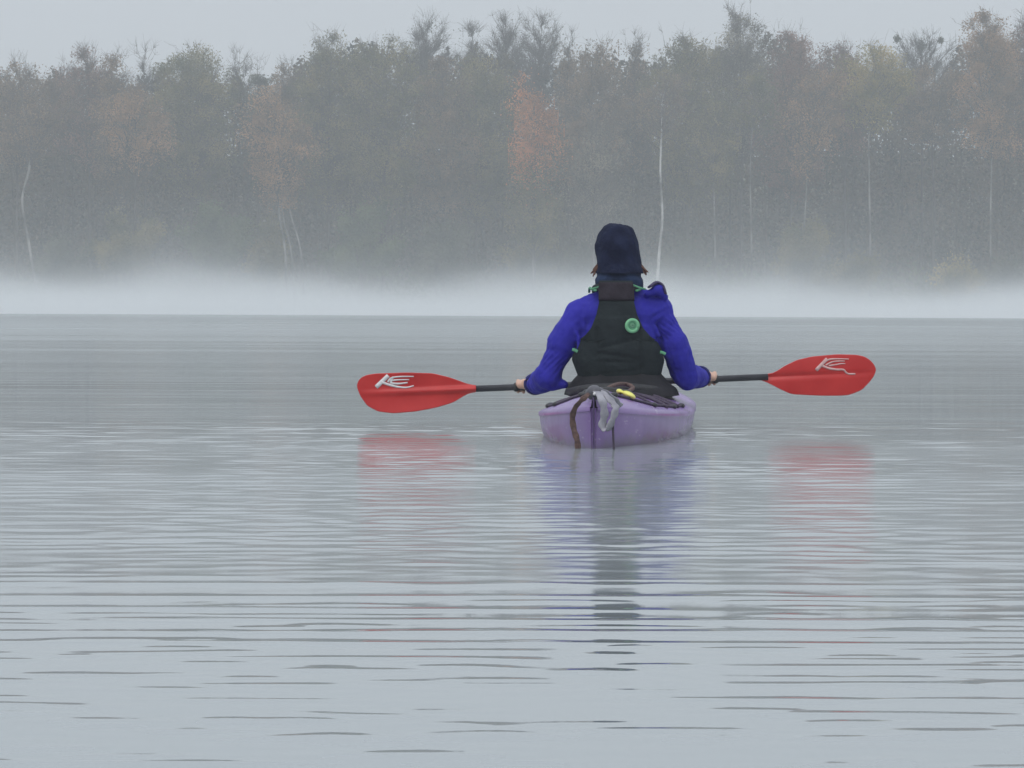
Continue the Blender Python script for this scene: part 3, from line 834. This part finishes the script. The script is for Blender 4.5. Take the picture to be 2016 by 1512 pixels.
M_SCARF = mat("blue_gaiter", (0.010, 0.018, 0.048), (0.022, 0.038, 0.09), rough=0.9, nscale=18, bump=.7, bscale=40, spec=.2)
M_HAIR = mat("auburn_hair", (0.10, 0.042, 0.028), (0.17, 0.075, 0.05), rough=0.6, nscale=60, stretch=(3, 3, .5))
M_SKIRT = mat("black_neoprene", (0.010, 0.010, 0.013), (0.018, 0.017, 0.022), spec=.3, rough=0.75, nscale=14, bump=.4, bscale=30)
M_EYE = mat("eye_white", (0.7, 0.7, 0.68), rough=0.2)
M_TROUSER = mat("dark_trousers", (0.02, 0.02, 0.03), (0.03, 0.03, 0.04), rough=.9, nscale=20)

def PP(px, py, dy=0.0):        # a point on the person, dy metres beyond the person's middle plane
    return P(px, py, PD + dy)
def XZ(px, py, dy=0.0):        # same lateral place as seen in the middle plane, pushed forward without perspective
    v = P(px, py, PD); return Vector((v.x, PD + dy, v.z))
seat = XZ(1218, 830)
person = empty("person", (seat.x, PD, 0.0))
tag(person, "person in blue jacket, dark life vest and navy hat, seen from behind, holding the paddle", "person")

PY = 15.95      # depth of the paddle shaft
SH_L, SH_R = P(938, 765.3, PY), P(1497, 742.6, PY)
def shaft(px):
    t = (px - 938.0) / (1497.0 - 938.0); return SH_L.lerp(SH_R, t)
hl, hr = shaft(1036), shaft(1391)
sh_l, el_l, wr_l = XZ(1146, 619, .0), XZ(1080, 741, .03), Vector((hl.x + .035, PY - .065, hl.z + .012))
sh_r, el_r, wr_r = XZ(1294, 613, .0), XZ(1350, 741, .03), Vector((hr.x - .030, PY - .065, hr.z + .012))

body = Blob()
cx = seat.x
body.ell((cx, PD + .02, .11), (.165, .13, .12)); body.ell((cx, PD, .24), (.135, .10, .14)); body.ell((cx, PD - .005, .40), (.150, .105, .16))
body.ell((cx, PD - .01, .50), (.150, .085, .085))
body.cap([(cx, PD - .01, .52), (cx, PD + .0, .62), (cx, PD + .015, .68)], [.058, .052, .055])
hx = XZ(1216, 490).x
body.ell((hx, PD + .02, .752), (.074, .093, .108)); body.ell((hx, PD + .05, .70), (.055, .062, .062))
body.ell((hx, PD + .113, .735), (.013, .020, .022)); body.ell((hx, PD + .106, .758), (.010, .012, .03))     # nose
body.ell((hx, PD + .108, .700), (.024, .010, .008)); body.ell((hx, PD + .103, .672), (.022, .016, .014))    # lips, chin
for sx in (-1, 1):
    body.ell((hx + sx * .074, PD + .02, .745), (.010, .020, .032))                                         # ears
    body.cap([(cx + sx * .085, PD + .04, .10), (cx + sx * .12, PD + .26, .13), (cx + sx * .13, PD + .46, .10)], [.082, .072, .058])
    body.cap([(cx + sx * .13, PD + .46, .10), (cx + sx * .10, PD + .85, .0)], [.056, .042])
body.cap([sh_l, el_l, wr_l], [.050, .042, .027]); body.cap([sh_r, el_r, wr_r], [.050, .042, .027])
ax = (SH_R - SH_L).normalized()
def ring_pt(c, ang, r, off):
    # around the shaft: 0 = away from the camera, 90 = up, 180 = towards the camera
    return c + ax * off + Vector((0, math.cos(R(ang)) * r, math.sin(R(ang)) * r))
for c, inn, wr in ((hl, 1, wr_l), (hr, -1, wr_r)):
    for k, off in enumerate((-.035, -.0117, .0117, .035)):
        ln = (0.0, 10, 5, -20)[k if inn < 0 else 3 - k]
        pts = [ring_pt(c, a, .0265 if a > 60 else .0235, off) for a in (150, 105, 60, 10, -40, -85 - ln)]
        body.cap(pts, [.0105, .0103, .0098, .0092, .0088, .0078])
    body.cap([ring_pt(c, 150, .029, -.032), ring_pt(c, 150, .029, .032)], [.0145, .0145])
    body.cap([ring_pt(c, 170, .040, -.026), ring_pt(c, 170, .040, .026)], [.015, .016])
    body.cap([wr, ring_pt(c, 165, .045, 0)], [.026, .024])
    th = [ring_pt(c, 185, .042, inn * .030), ring_pt(c, 215, .032, inn * .042), ring_pt(c, 255, .0255, inn * .040), ring_pt(c, 300, .0245, inn * .030)]
    body.cap(th, [.0135, .012, .0108, .009])
body_o = body.build("body", M_SKIN, person, .0042, 4)
for sx in (-1, 1):
    e = Blob(); e.ell((hx + sx * .031, PD + .098, .752), (.013, .012, .010), nu=14, nv=10)
    link("eye", new_mesh(e.V, e.F), M_EYE, person)

tr = Blob()
tr.ell((cx, PD + .02, .10), (.180, .145, .12))
for sx in (-1, 1):
    tr.cap([(cx + sx * .085, PD + .04, .105), (cx + sx * .12, PD + .26, .135), (cx + sx * .13, PD + .46, .10)], [.092, .080, .066])
    tr.cap([(cx + sx * .13, PD + .46, .10), (cx + sx * .10, PD + .82, .0)], [.064, .052])
tr.build("trousers", M_TROUSER, person, .009, 4)

M_CUFF = mat('cuff_cloth', (0.012, 0.012, 0.10), (0.02, 0.02, 0.15), rough=.85, nscale=30)
jk = Blob()
jk.ell((cx, PD, .22), (.160, .125, .13)); jk.ell((cx, PD - .005, .38), (.172, .128, .19)); jk.ell((cx, PD - .01, .49), (.175, .108, .105))
nk_l, nk_r = XZ(1196, 596), XZ(1248, 594)
jk.cap([nk_l, XZ(1168, 604), sh_l], [.060, .062, .069]); jk.cap([nk_r, XZ(1276, 601), sh_r], [.060, .064, .067])
jk.cap([sh_l, sh_l.lerp(el_l, .5) + Vector((-.011, -.01, .006)), el_l], [.071, .065, .060])
jk.cap([sh_r, sh_r.lerp(el_r, .5) + Vector((.011, -.01, .006)), el_r], [.070, .064, .059])
jk.cap([el_l, el_l.lerp(wr_l, .55), wr_l + Vector((.006, -.012, -.004))], [.059, .052, .041])
jk.cap([el_r, el_r.lerp(wr_r, .55), wr_r + Vector((-.006, -.012, -.004))], [.058, .052, .041])
jk.cap([XZ(1086, 756, .03), XZ(1110, 756, .02)], [.035, .022])       # slack of the sleeve under the elbow
jk.ell(XZ(1296, 570, -.03), (.030, .045, .024), Matrix.Rotation(R(15), 3, 'Y'))   # bunched cloth on the right shoulder
jk.cap([XZ(1272, 580, -.06), XZ(1292, 572, -.065), XZ(1309, 585, -.05)], [.014, .020, .015])
# draped folds
for a, b_, c_ in (((1150, 612), (1168, 632), (1176, 655)), ((1128, 640), (1140, 665), (1138, 690)), ((1262, 606), (1285, 616), (1306, 606)), ((1266, 640), (1285, 632), (1302, 620)),
                  ((1270, 622), (1284, 640), (1296, 662)), ((1158, 602), (1150, 625), (1152, 648))):
    jk.cap([XZ(*a, -.060), XZ(*b_, -.066), XZ(*c_, -.060)], [.009, .012, .009])
jk.cap([(hx, PD - .01, .585), (hx, PD, .625)], [.072, .066])
jacket = jk.build("jacket", M_JACKET, person, .005, 4, disp=[(.090, .020), (.035, .005)])
for el, wr in ((el_l, wr_l), (el_r, wr_r)):
    dd = (wr - el).normalized(); c0 = wr - dd * .004; u_ = dd.cross(Vector((0, 0, 1))).normalized(); v_ = u_.cross(dd)
    V, F = sweep([c0 + (u_ * math.cos(2 * math.pi * k / 20) + v_ * math.sin(2 * math.pi * k / 20)) * .041 for k in range(21)], .008, n=6, cap=False)
    link("cuff", new_mesh(V, F), M_CUFF, jacket)
# dark armpit insets and shoulder tape of the jacket
M_TAPE = mat("dark_purple_tape", (0.035, 0.025, 0.075), (0.05, 0.035, 0.10), rough=.8, nscale=20)
ribbon([XZ(1276, 566, -.085), XZ(1291, 556, -.06), XZ(1304, 562, -.05), XZ(1310, 580, -.06)], (0.0, .03, .004), .008, "shoulder_tape", M_TAPE, jacket)

# life vest
vz = [P(1216, y, PD).z for y in (760, 749, 734, 709, 690, 672, 662, 646, 620, 596, 575, 553)]
vw = [.150, .168, .180, .196, .188, .172, .140, .110, .086, .074, .073, .070]
vc = [1221, 1220, 1219, 1217, 1216, 1215, 1214, 1213, 1212, 1211.5, 1211, 1210]
def v_w(z): return interp(z, vz, vw)
def v_c(z): return P(interp(z, vz, vc), 700, PD).x
def v_rx(z): return max(.172, v_w(z)) if z < vz[5] else .172 + .05 * (z - vz[5])
def v_ry(z): return interp(z, [.18, .25, .35, .45, .55, .64], [.150, .166, .172, .165, .150, .118])
def vest_y(x, z, front=1):
    q = min(abs(x - v_c(z)) / v_rx(z), 1.0)
    g = 0.0
    xr = (x - v_c(z))
    for gx in (-.083, .090):
        if z < .44: g += .010 * math.exp(-((xr - gx) / .007) ** 2)
    for gz, am, wd in ((P(1216, 591, PD).z, .008, .004), (P(1216, 676, PD).z + .25 * xr, .007, .006), (P(1216, 700, PD).z - .15 * xr, .009, .005), (P(1216, 712, PD).z, .005, .005), (P(1216, 731, PD).z + .1 * xr, .005, .005)):
        if abs(xr) < .085: g += am * math.exp(-((z - gz) / wd) ** 2)
    g -= .012 * math.exp(-(xr / .075) ** 4) * (1 if z < .48 else .4)      # padded centre
    return PD - front * (v_ry(z) * math.sqrt(max(1 - q ** 2.3, 0)) - g)
def vest_shell(front):
    V, F = [], []
    zs = np.linspace(vz[0], vz[-1], 64); NX = 44
    for z in zs:
        w = v_w(z); rx = v_rx(z)
        for j in range(NX + 1):
            u = -1 + 2 * j / NX
            x = v_c(z) + w * math.sin(u * math.pi / 2) if w >= rx * .98 else v_c(z) + w * u
            V.append((x, vest_y(x, z, front), z))
    for i in range(len(zs) - 1):
        for j in range(NX):
            a = i * (NX + 1) + j
            f = (a, a + 1, a + NX + 2, a + NX + 1)
            F.append(f if front > 0 else f[::-1])
    return V, F
V, F = vest_shell(1)
vest = link("life_vest", new_mesh(V, F), M_VEST, person)
so = vest.modifiers.new("t", 'SOLIDIFY'); so.thickness = .032; so.offset = -1
V, F = vest_shell(-1)
fp = link("front_panel", new_mesh(V, F), M_VEST, vest)
so = fp.modifiers.new("t", 'SOLIDIFY'); so.thickness = .032; so.offset = -1
# yoke at the top of the back
V, F = [], []
zt, zb_ = P(1216, 556, PD).z, P(1216, 592, PD).z
for i in range(9):
    z = zb_ + (zt - zb_) * i / 8
    for j in range(13):
        u = -1 + 2 * j / 12; x = v_c(z) + (v_w(z) + .002) * u
        V.append((x, vest_y(x, z) - .004 - .003 * (1 - u * u), z))
for i in range(8):
    for j in range(12):
        a = i * 13 + j; F.append((a, a + 1, a + 14, a + 13))
yk = link("yoke", new_mesh(V, F), M_YOKE, vest)
so = yk.modifiers.new("t", 'SOLIDIFY'); so.thickness = .006; so.offset = -1
# shoulder straps with green edging
for sx in (-1, 1):
    x0 = v_c(.6) + sx * .052
    pth = [Vector((x0, vest_y(x0, .60) + .012, .60)), Vector((x0 + sx * .016, PD - .085, .605)), Vector((x0 + sx * .026, PD - .02, .612)), Vector((x0 + sx * .026, PD + .06, .594)), Vector((x0 + sx * .012, PD + .12, .55))]
    ribbon(pth, (.042, 0, -sx * .012), .014, "shoulder_strap", M_VEST, vest)
    pg = [p + Vector((sx * .031, -.002, -.008)) for p in pth[:4]]
    ribbon(pg, (.010, 0, -sx * .005), .006, "strap_edging", M_GREEN, vest)
    g0 = XZ(1172 if sx < 0 else 1256, 567 if sx < 0 else 566, -.105)
    ribbon([g0 + Vector((-.018, 0, -sx * -.004)), g0, g0 + Vector((.018, 0, sx * -.006))] if sx < 0 else [g0 + Vector((-.03, .0, .012)), g0, g0 + Vector((.03, .02, -.008))], (0, .004, .008), .004, "green_loop", M_GREEN, vest)
    # side straps and pull tabs
    sg = []
    for k in range(7):
        a = R(60 + 10 * k * 1.0)
        sg.append(Vector((v_c(.3) + sx * (.186 * math.sin(a)), PD - .160 * math.cos(a), .30)))
    ribbon(sg, (0, 0, .03), .006, "side_strap", M_YOKE, vest)
    tp = XZ(1131 if sx < 0 else 1303, 689 if sx < 0 else 694, -.10)
    ribbon([tp + Vector((-.012, 0, .003)), tp, tp + Vector((.012, 0, -.006))], (0, .006, .014), .006, "pull_tab", M_GREEN, vest)
# round badge
bc = XZ(1242, 641)
def disc(r0, r1, up, nm, m):
    V, F = [], []; N = 36
    for ring_r, u in ((r0, up), ((r0 + r1) / 2, up + .002), (r1, up)):
        for i in range(N):
            a = 2 * math.pi * i / N; x, z = bc.x + ring_r * math.cos(a), bc.z + ring_r * math.sin(a)
            V.append((x, vest_y(x, z) - u, z))
    for q in range(2):
        for i in range(N):
            F.append((q * N + i, q * N + (i + 1) % N, (q + 1) * N + (i + 1) % N, (q + 1) * N + i))
    o = link(nm, new_mesh(V, F), m, vest)
    s_ = o.modifiers.new("t", 'SOLIDIFY'); s_.thickness = .003
disc(.0175, .0305, .006, "badge_ring", M_BADGE)
disc(.0005, .0105, .004, "badge_centre", M_BADGE2)
disc(.0105, .0175, .0035, "badge_inner_ring", M_GREEN)

# hat, gaiter, hair
def loft(rows, nm, m, parent, n=36, wob=None, sub=1, seed=0):
    """rows: (cx, cy, z, rx, ry)"""
    rr = np.random.default_rng(seed); V, F = [], []
    ph = rr.uniform(0, 6.28, 4)
    for i, (x, y, z, rx, ry) in enumerate(rows):
        for k in range(n):
            a = 2 * math.pi * k / n
            s = 1.0
            if wob: s += wob * (math.sin(3 * a + ph[0] + i * .35) * .6 + math.sin(5 * a + ph[1] - i * .5) * .4 + math.sin(2 * a + ph[2] + i * .9) * .5)
            V.append((x + rx * s * math.cos(a), y + ry * s * math.sin(a), z))
    for i in range(len(rows) - 1):
        for k in range(n):
            F.append((i * n + k, i * n + (k + 1) % n, (i + 1) * n + (k + 1) % n, (i + 1) * n + k))
    F.append(tuple(range((len(rows) - 1) * n, len(rows) * n)))
    o = link(nm, new_mesh(V, F), m, parent)
    if sub:
        s_ = o.modifiers.new("s", 'SUBSURF'); s_.levels = sub; s_.render_levels = sub
    return o
hatrow = []
for (y, l_, r_) in [(538, 1172, 1268), (530, 1173, 1267), (521, 1175, 1263), (511, 1175, 1261), (500, 1172, 1259.5), (488, 1171, 1259), (476, 1172.5, 1257), (466, 1175, 1253), (457, 1180, 1250), (450, 1185, 1246.5), (445, 1190, 1242), (441, 1196, 1232), (439.5, 1203, 1214)]:
    a, b_ = XZ(l_, y), XZ(r_, y)
    rx = (b_.x - a.x) / 2
    hatrow.append(((a.x + b_.x) / 2, PD + .018, a.z, rx, rx * 1.14))
hat = loft(hatrow, "hat", M_HAT, person, wob=.022, seed=3)
hd = bpy.data.textures.new("hat_fold", 'CLOUDS'); hd.noise_scale = .045; hd.noise_depth = 1
dm = hat.modifiers.new("fold", 'DISPLACE'); dm.texture = hd; dm.strength = .014; dm.mid_level = .5; dm.texture_coords = 'LOCAL'
gr = []
for (y, l_, r_, k) in [(566, 1172, 1266, 1.0), (556, 1173, 1266, 1.02), (549, 1172, 1265, 1.05), (543, 1177, 1262, 1.0), (538, 1175, 1263.5, 1.03), (531, 1177, 1262, 1.02), (525, 1181, 1258, .98)]:
    a, b_ = XZ(l_, y), XZ(r_, y); rx = (b_.x - a.x) / 2
    gr.append(((a.x + b_.x) / 2, PD + .012, a.z, rx * k, rx * 1.02 * k))
loft(gr, "neck_gaiter", M_SCARF, person, wob=.03, seed=6)
for sgn, base, tips in ((-1, (1177, 520), [(1169, 533), (1164, 538), (1167, 543), (1171, 540)]), (1, (1260, 518), [(1268, 531), (1275, 536), (1272, 540), (1269, 529)])):
    hv, hf = [], []
    rr = random.Random(4)
    for k, tp in enumerate(tips * 3):
        b0 = XZ(base[0] + rr.uniform(-2, 2), base[1] + rr.uniform(0, 10), .02 + rr.uniform(-.03, .03))
        t0 = XZ(tp[0] + rr.uniform(-2, 2), tp[1] + rr.uniform(-2, 2), .03 + rr.uniform(-.04, .04))
        m0 = b0.lerp(t0, .5) + Vector((sgn * .004, 0, -.004))
        V, F = sweep(smooth_path([b0, m0, t0], 3), [.0036] * 3 + [.003] * 3 + [.0012], n=5)
        o_ = len(hv); hv += V; hf += [tuple(i + o_ for i in f) for f in F]
    link("hair", new_mesh(hv, hf), M_HAIR, person)
# spray skirt
rows = []
for t in np.linspace(0, 1, 12):
    rx = .236 + (.165 - .236) * t ** .9; ry = .44 + (.15 - .44) * t ** .55
    yy = .13 * (1 - t ** .5); z = .182 + .075 * t ** 1.1
    p = K(0, yy, z); rows.append((p.x if t < .5 else p.x, p.y, p.z, rx, ry))
rows.insert(0, (rows[0][0], rows[0][1], .150, .246, .448))
loft(rows, "spray_skirt", M_SKIRT, person, wob=.012, seed=8)

# ------------------------------------------------------------------ paddle
def mat_blade():
    return mat("red_blade_plastic", (0.60, 0.027, 0.026), (0.70, 0.042, 0.038), rough=0.33, nscale=6, bump=.05, bscale=30, transl=.18)
M_RED = mat_blade()
M_SHAFT = mat("black_shaft", (0.020, 0.020, 0.028), (0.035, 0.034, 0.042), rough=0.45, nscale=20)
mid = (SH_L + SH_R) / 2
paddle = empty("paddle", mid)
tag(paddle, "double-bladed kayak paddle with red blades and black shaft in the person's hands", "paddle")
V, F = sweep([shaft(925), shaft(1100), shaft(1300), shaft(1512)], .0140, n=16)
link("shaft", new_mesh(V, F), M_SHAFT, paddle)
for a in (1016, 1409):
    V, F = sweep([shaft(a - 5), shaft(a - 3), shaft(a + 3), shaft(a + 5)], [.0145, .0195, .0195, .0145], n=16)
    link("drip_ring", new_mesh(V, F), M_BLACK, paddle)
LT = [(938, 758.8), (924, 757), (888, 743.5), (853, 734.6), (799, 733), (739.5, 735), (722, 738), (712, 743), (706, 749), (703.5, 757)]
LB = [(938, 771.5), (926, 773), (916, 777.5), (894, 792), (859, 802.5), (819, 810), (775, 813.5), (745, 810), (724, 799), (710, 780), (703.5, 762)]
RT = [(1497, 737), (1515, 736), (1529, 732), (1538.5, 723.5), (1568, 709), (1598, 702), (1648, 697.5), (1687, 698.5), (1703, 702), (1713, 708), (1721, 716), (1725.5, 726)]
RB = [(1497, 748.5), (1511, 753), (1529, 763), (1558, 776.5), (1618, 779.5), (1655, 779.5), (1673.5, 778), (1697, 768.5), (1712, 754), (1722, 740), (1725.5, 730)]
def blade(top, bot, flip, depth, spine):
    txy = sorted(top); bxy = sorted(bot)
    tx, ty = zip(*txy); bx2, by2 = zip(*bxy)
    x0, x1 = (top[0][0], top[-1][0])
    def off(px, py):
        u = (px - x0) / (x1 - x0)
        cyy = 765.3 + (px - 938) * (742.6 - 765.3) / (559.0)
        v = (py - cyy) / 40.0
        sp = spine * .016 * math.exp(-(v / .13) ** 2) * max(1 - u * 1.02, 0) ** .6
        spoon = depth * (math.sin(math.pi * min(u, 1) * .5) ** 2 * .030 + .010 * v * v * math.sin(math.pi * min(max(u, 0), 1)))
        return sp + spoon
    NU, NV = 36, 36
    V, F = [], []
    for i in range(NU + 1):
        u = i / NU; u = 1 - (1 - u) ** 1.5      # closer rows near the tip
        px = x0 + (x1 - x0) * u
        yt, yb = interp(px, tx, ty), interp(px, bx2, by2)
        for j in range(NV + 1):
            py = yt + (yb - yt) * j / NV
            p = P(px, py, PY); V.append(p + Vector((0, -off(px, py), 0)))
    for i in range(NU):
        for j in range(NV):
            a = i * (NV + 1) + j; f = (a, a + 1, a + NV + 2, a + NV + 1)
            F.append(f if not flip else f[::-1])
    o = link("blade", new_mesh(V, F), M_RED, paddle)
    s_ = o.modifiers.new("t", 'SOLIDIFY'); s_.thickness = .007; s_.offset = 0
    bv = o.modifiers.new("s", 'SUBSURF'); bv.levels = 1; bv.render_levels = 1
    return o, off
bl_l, off_l = blade(LT, LB, False, 1, 1)
bl_r, off_r = blade(RT, RB, True, -.8, -.6)
def print_stroke(pts, w0, w1, off, parent, m=M_WHITE):
    pp = []
    q = [Vector((a, c, 0)) for a, c in pts]
    q = smooth_path(q, 6) if len(q) > 2 else [q[0].lerp(q[1], k / 6) for k in range(7)]
    V, F = [], []
    for i, p in enumerate(q):
        t = (q[min(i + 1, len(q) - 1)] - q[max(i - 1, 0)]).normalized(); nn = Vector((-t.y, t.x, 0))
        w = (w0 + (w1 - w0) * i / (len(q) - 1)) * .5
        for s_ in (-1, 1):
            a = p + nn * w * s_; b_ = P(a.x, a.y, PY); V.append(b_ + Vector((0, -off(a.x, a.y) - .0062, 0)))
    for i in range(len(q) - 1):
        F.append((2 * i, 2 * i + 1, 2 * i + 3, 2 * i + 2))
    o = link("print", new_mesh(V, F), m, parent)
    s_ = o.modifiers.new("t", 'SOLIDIFY'); s_.thickness = .001
    return o
# the K and E of the maker's mark
print_stroke([(741, 762), (765, 739)], 8.5, 8, off_l, bl_l)
print_stroke([(752, 752), (766, 757), (782, 761), (800, 762.5), (815, 759)], 5.5, 2, off_l, bl_l)
print_stroke([(764, 752), (771, 744), (788, 741.2), (815, 741)], 4, 2, off_l, bl_l)
print_stroke([(773, 748.8), (784, 747.6), (806, 747.2)], 3.4, 2.0, off_l, bl_l)
print_stroke([(775, 741.5), (771, 748), (770, 755)], 4.2, 4.2, off_l, bl_l)
print_stroke([(771, 754.6), (786, 755), (803, 753)], 4.6, 2.4, off_l, bl_l)
M_FADE = mat("worn_white_print", (0.62, 0.34, 0.33), (0.70, 0.45, 0.43), rough=0.6, nscale=60)
print_stroke([(1607, 729), (1629, 706)], 7, 6.5, off_r, bl_r, M_FADE)
print_stroke([(1622, 715), (1632, 708), (1648, 706.5), (1672, 707)], 4, 1.8, off_r, bl_r, M_FADE)
print_stroke([(1626, 719), (1638, 713), (1650, 711), (1664, 711)], 3.2, 1.8, off_r, bl_r, M_FADE)
print_stroke([(1632, 720), (1646, 718), (1656, 716), (1665, 716)], 3.2, 1.6, off_r, bl_r, M_FADE)
print_stroke([(1619, 720), (1632, 725), (1648, 727.5), (1661, 728), (1666, 733), (1672, 736), (1685, 736)], 4.5, 3, off_r, bl_r, M_FADE)

# ------------------------------------------------------------------ air: haze over everything, a mist bank on the far water
def box_obj(name, lo, hi, m):
    x0, y0, z0 = lo; x1, y1, z1 = hi
    V = [(x0, y0, z0), (x1, y0, z0), (x1, y1, z0), (x0, y1, z0), (x0, y0, z1), (x1, y0, z1), (x1, y1, z1), (x0, y1, z1)]
    F = [(3, 2, 1, 0), (4, 5, 6, 7), (0, 1, 5, 4), (1, 2, 6, 5), (2, 3, 7, 6), (3, 0, 4, 7)]
    return link(name, new_mesh(V, F, False), m)
HAZE = 0.00127
m_haze = bpy.data.materials.new("haze_air"); m_haze.use_nodes = True
n, l = m_haze.node_tree.nodes, m_haze.node_tree.links
n.remove(n["Principled BSDF"])
pv = n.new("ShaderNodeVolumePrincipled")
pv.inputs["Color"].default_value = (0.965, 0.986, 0.997, 1)
pv.inputs["Density"].default_value = HAZE
pv.inputs["Anisotropy"].default_value = 0.0
l.new(pv.outputs[0], n["Material Output"].inputs["Volume"])
hz = box_obj("haze", (-1000, -400, -3), (1000, 1000, 31), m_haze)
tag(hz, "grey morning haze filling the air over the lake", "haze", kind="stuff")

m_mist = bpy.data.materials.new("mist_bank"); m_mist.use_nodes = True
n, l = m_mist.node_tree.nodes, m_mist.node_tree.links
n.remove(n["Principled BSDF"])
pv = n.new("ShaderNodeVolumePrincipled")
pv.inputs["Color"].default_value = (0.965, 0.98, 0.99, 1)
pv.inputs["Anisotropy"].default_value = 0.0
g = n.new("ShaderNodeNewGeometry"); sp = n.new("ShaderNodeSeparateXYZ")
l.new(g.outputs["Position"], sp.inputs[0])
mp = n.new("ShaderNodeMapping"); mp.inputs["Scale"].default_value = (0.06, 0.03, 0.12)
nz = n.new("ShaderNodeTexNoise"); nz.inputs["Scale"].default_value = 1.0; nz.inputs["Detail"].default_value = 2.5
l.new(g.outputs["Position"], mp.inputs[0]); l.new(mp.outputs[0], nz.inputs["Vector"])
def mth(op, a, b_=None, c_=None):
    q = n.new("ShaderNodeMath"); q.operation = op
    for i, v in enumerate((a, b_, c_)):
        if v is None: continue
        if isinstance(v, (int, float)): q.inputs[i].default_value = v
        else: l.new(v, q.inputs[i])
    return q.outputs[0]
top_h = mth('MULTIPLY_ADD', nz.outputs["Fac"], 5.4, -0.40)          # local height of the mist
q = mth('DIVIDE', sp.outputs["Z"], mth('MAXIMUM', top_h, 0.9))
q = mth('EXPONENT', mth('MULTIPLY', mth('MULTIPLY', q, q), -1.0))
tail = mth('MULTIPLY', mth('EXPONENT', mth('MULTIPLY', sp.outputs["Z"], -0.36)), 0.013)
dens = mth('MULTIPLY_ADD', q, 0.05, mth('MULTIPLY', tail, mth('MULTIPLY', nz.outputs["Fac"], 1.6)))
l.new(dens, pv.inputs["Density"])
l.new(pv.outputs[0], n["Material Output"].inputs["Volume"])
ms = box_obj("mist_bank", (-260, 244, 0.06), (260, 312, 9.0), m_mist)
tag(ms, "low white mist bank lying on the far water", "mist", kind="stuff")
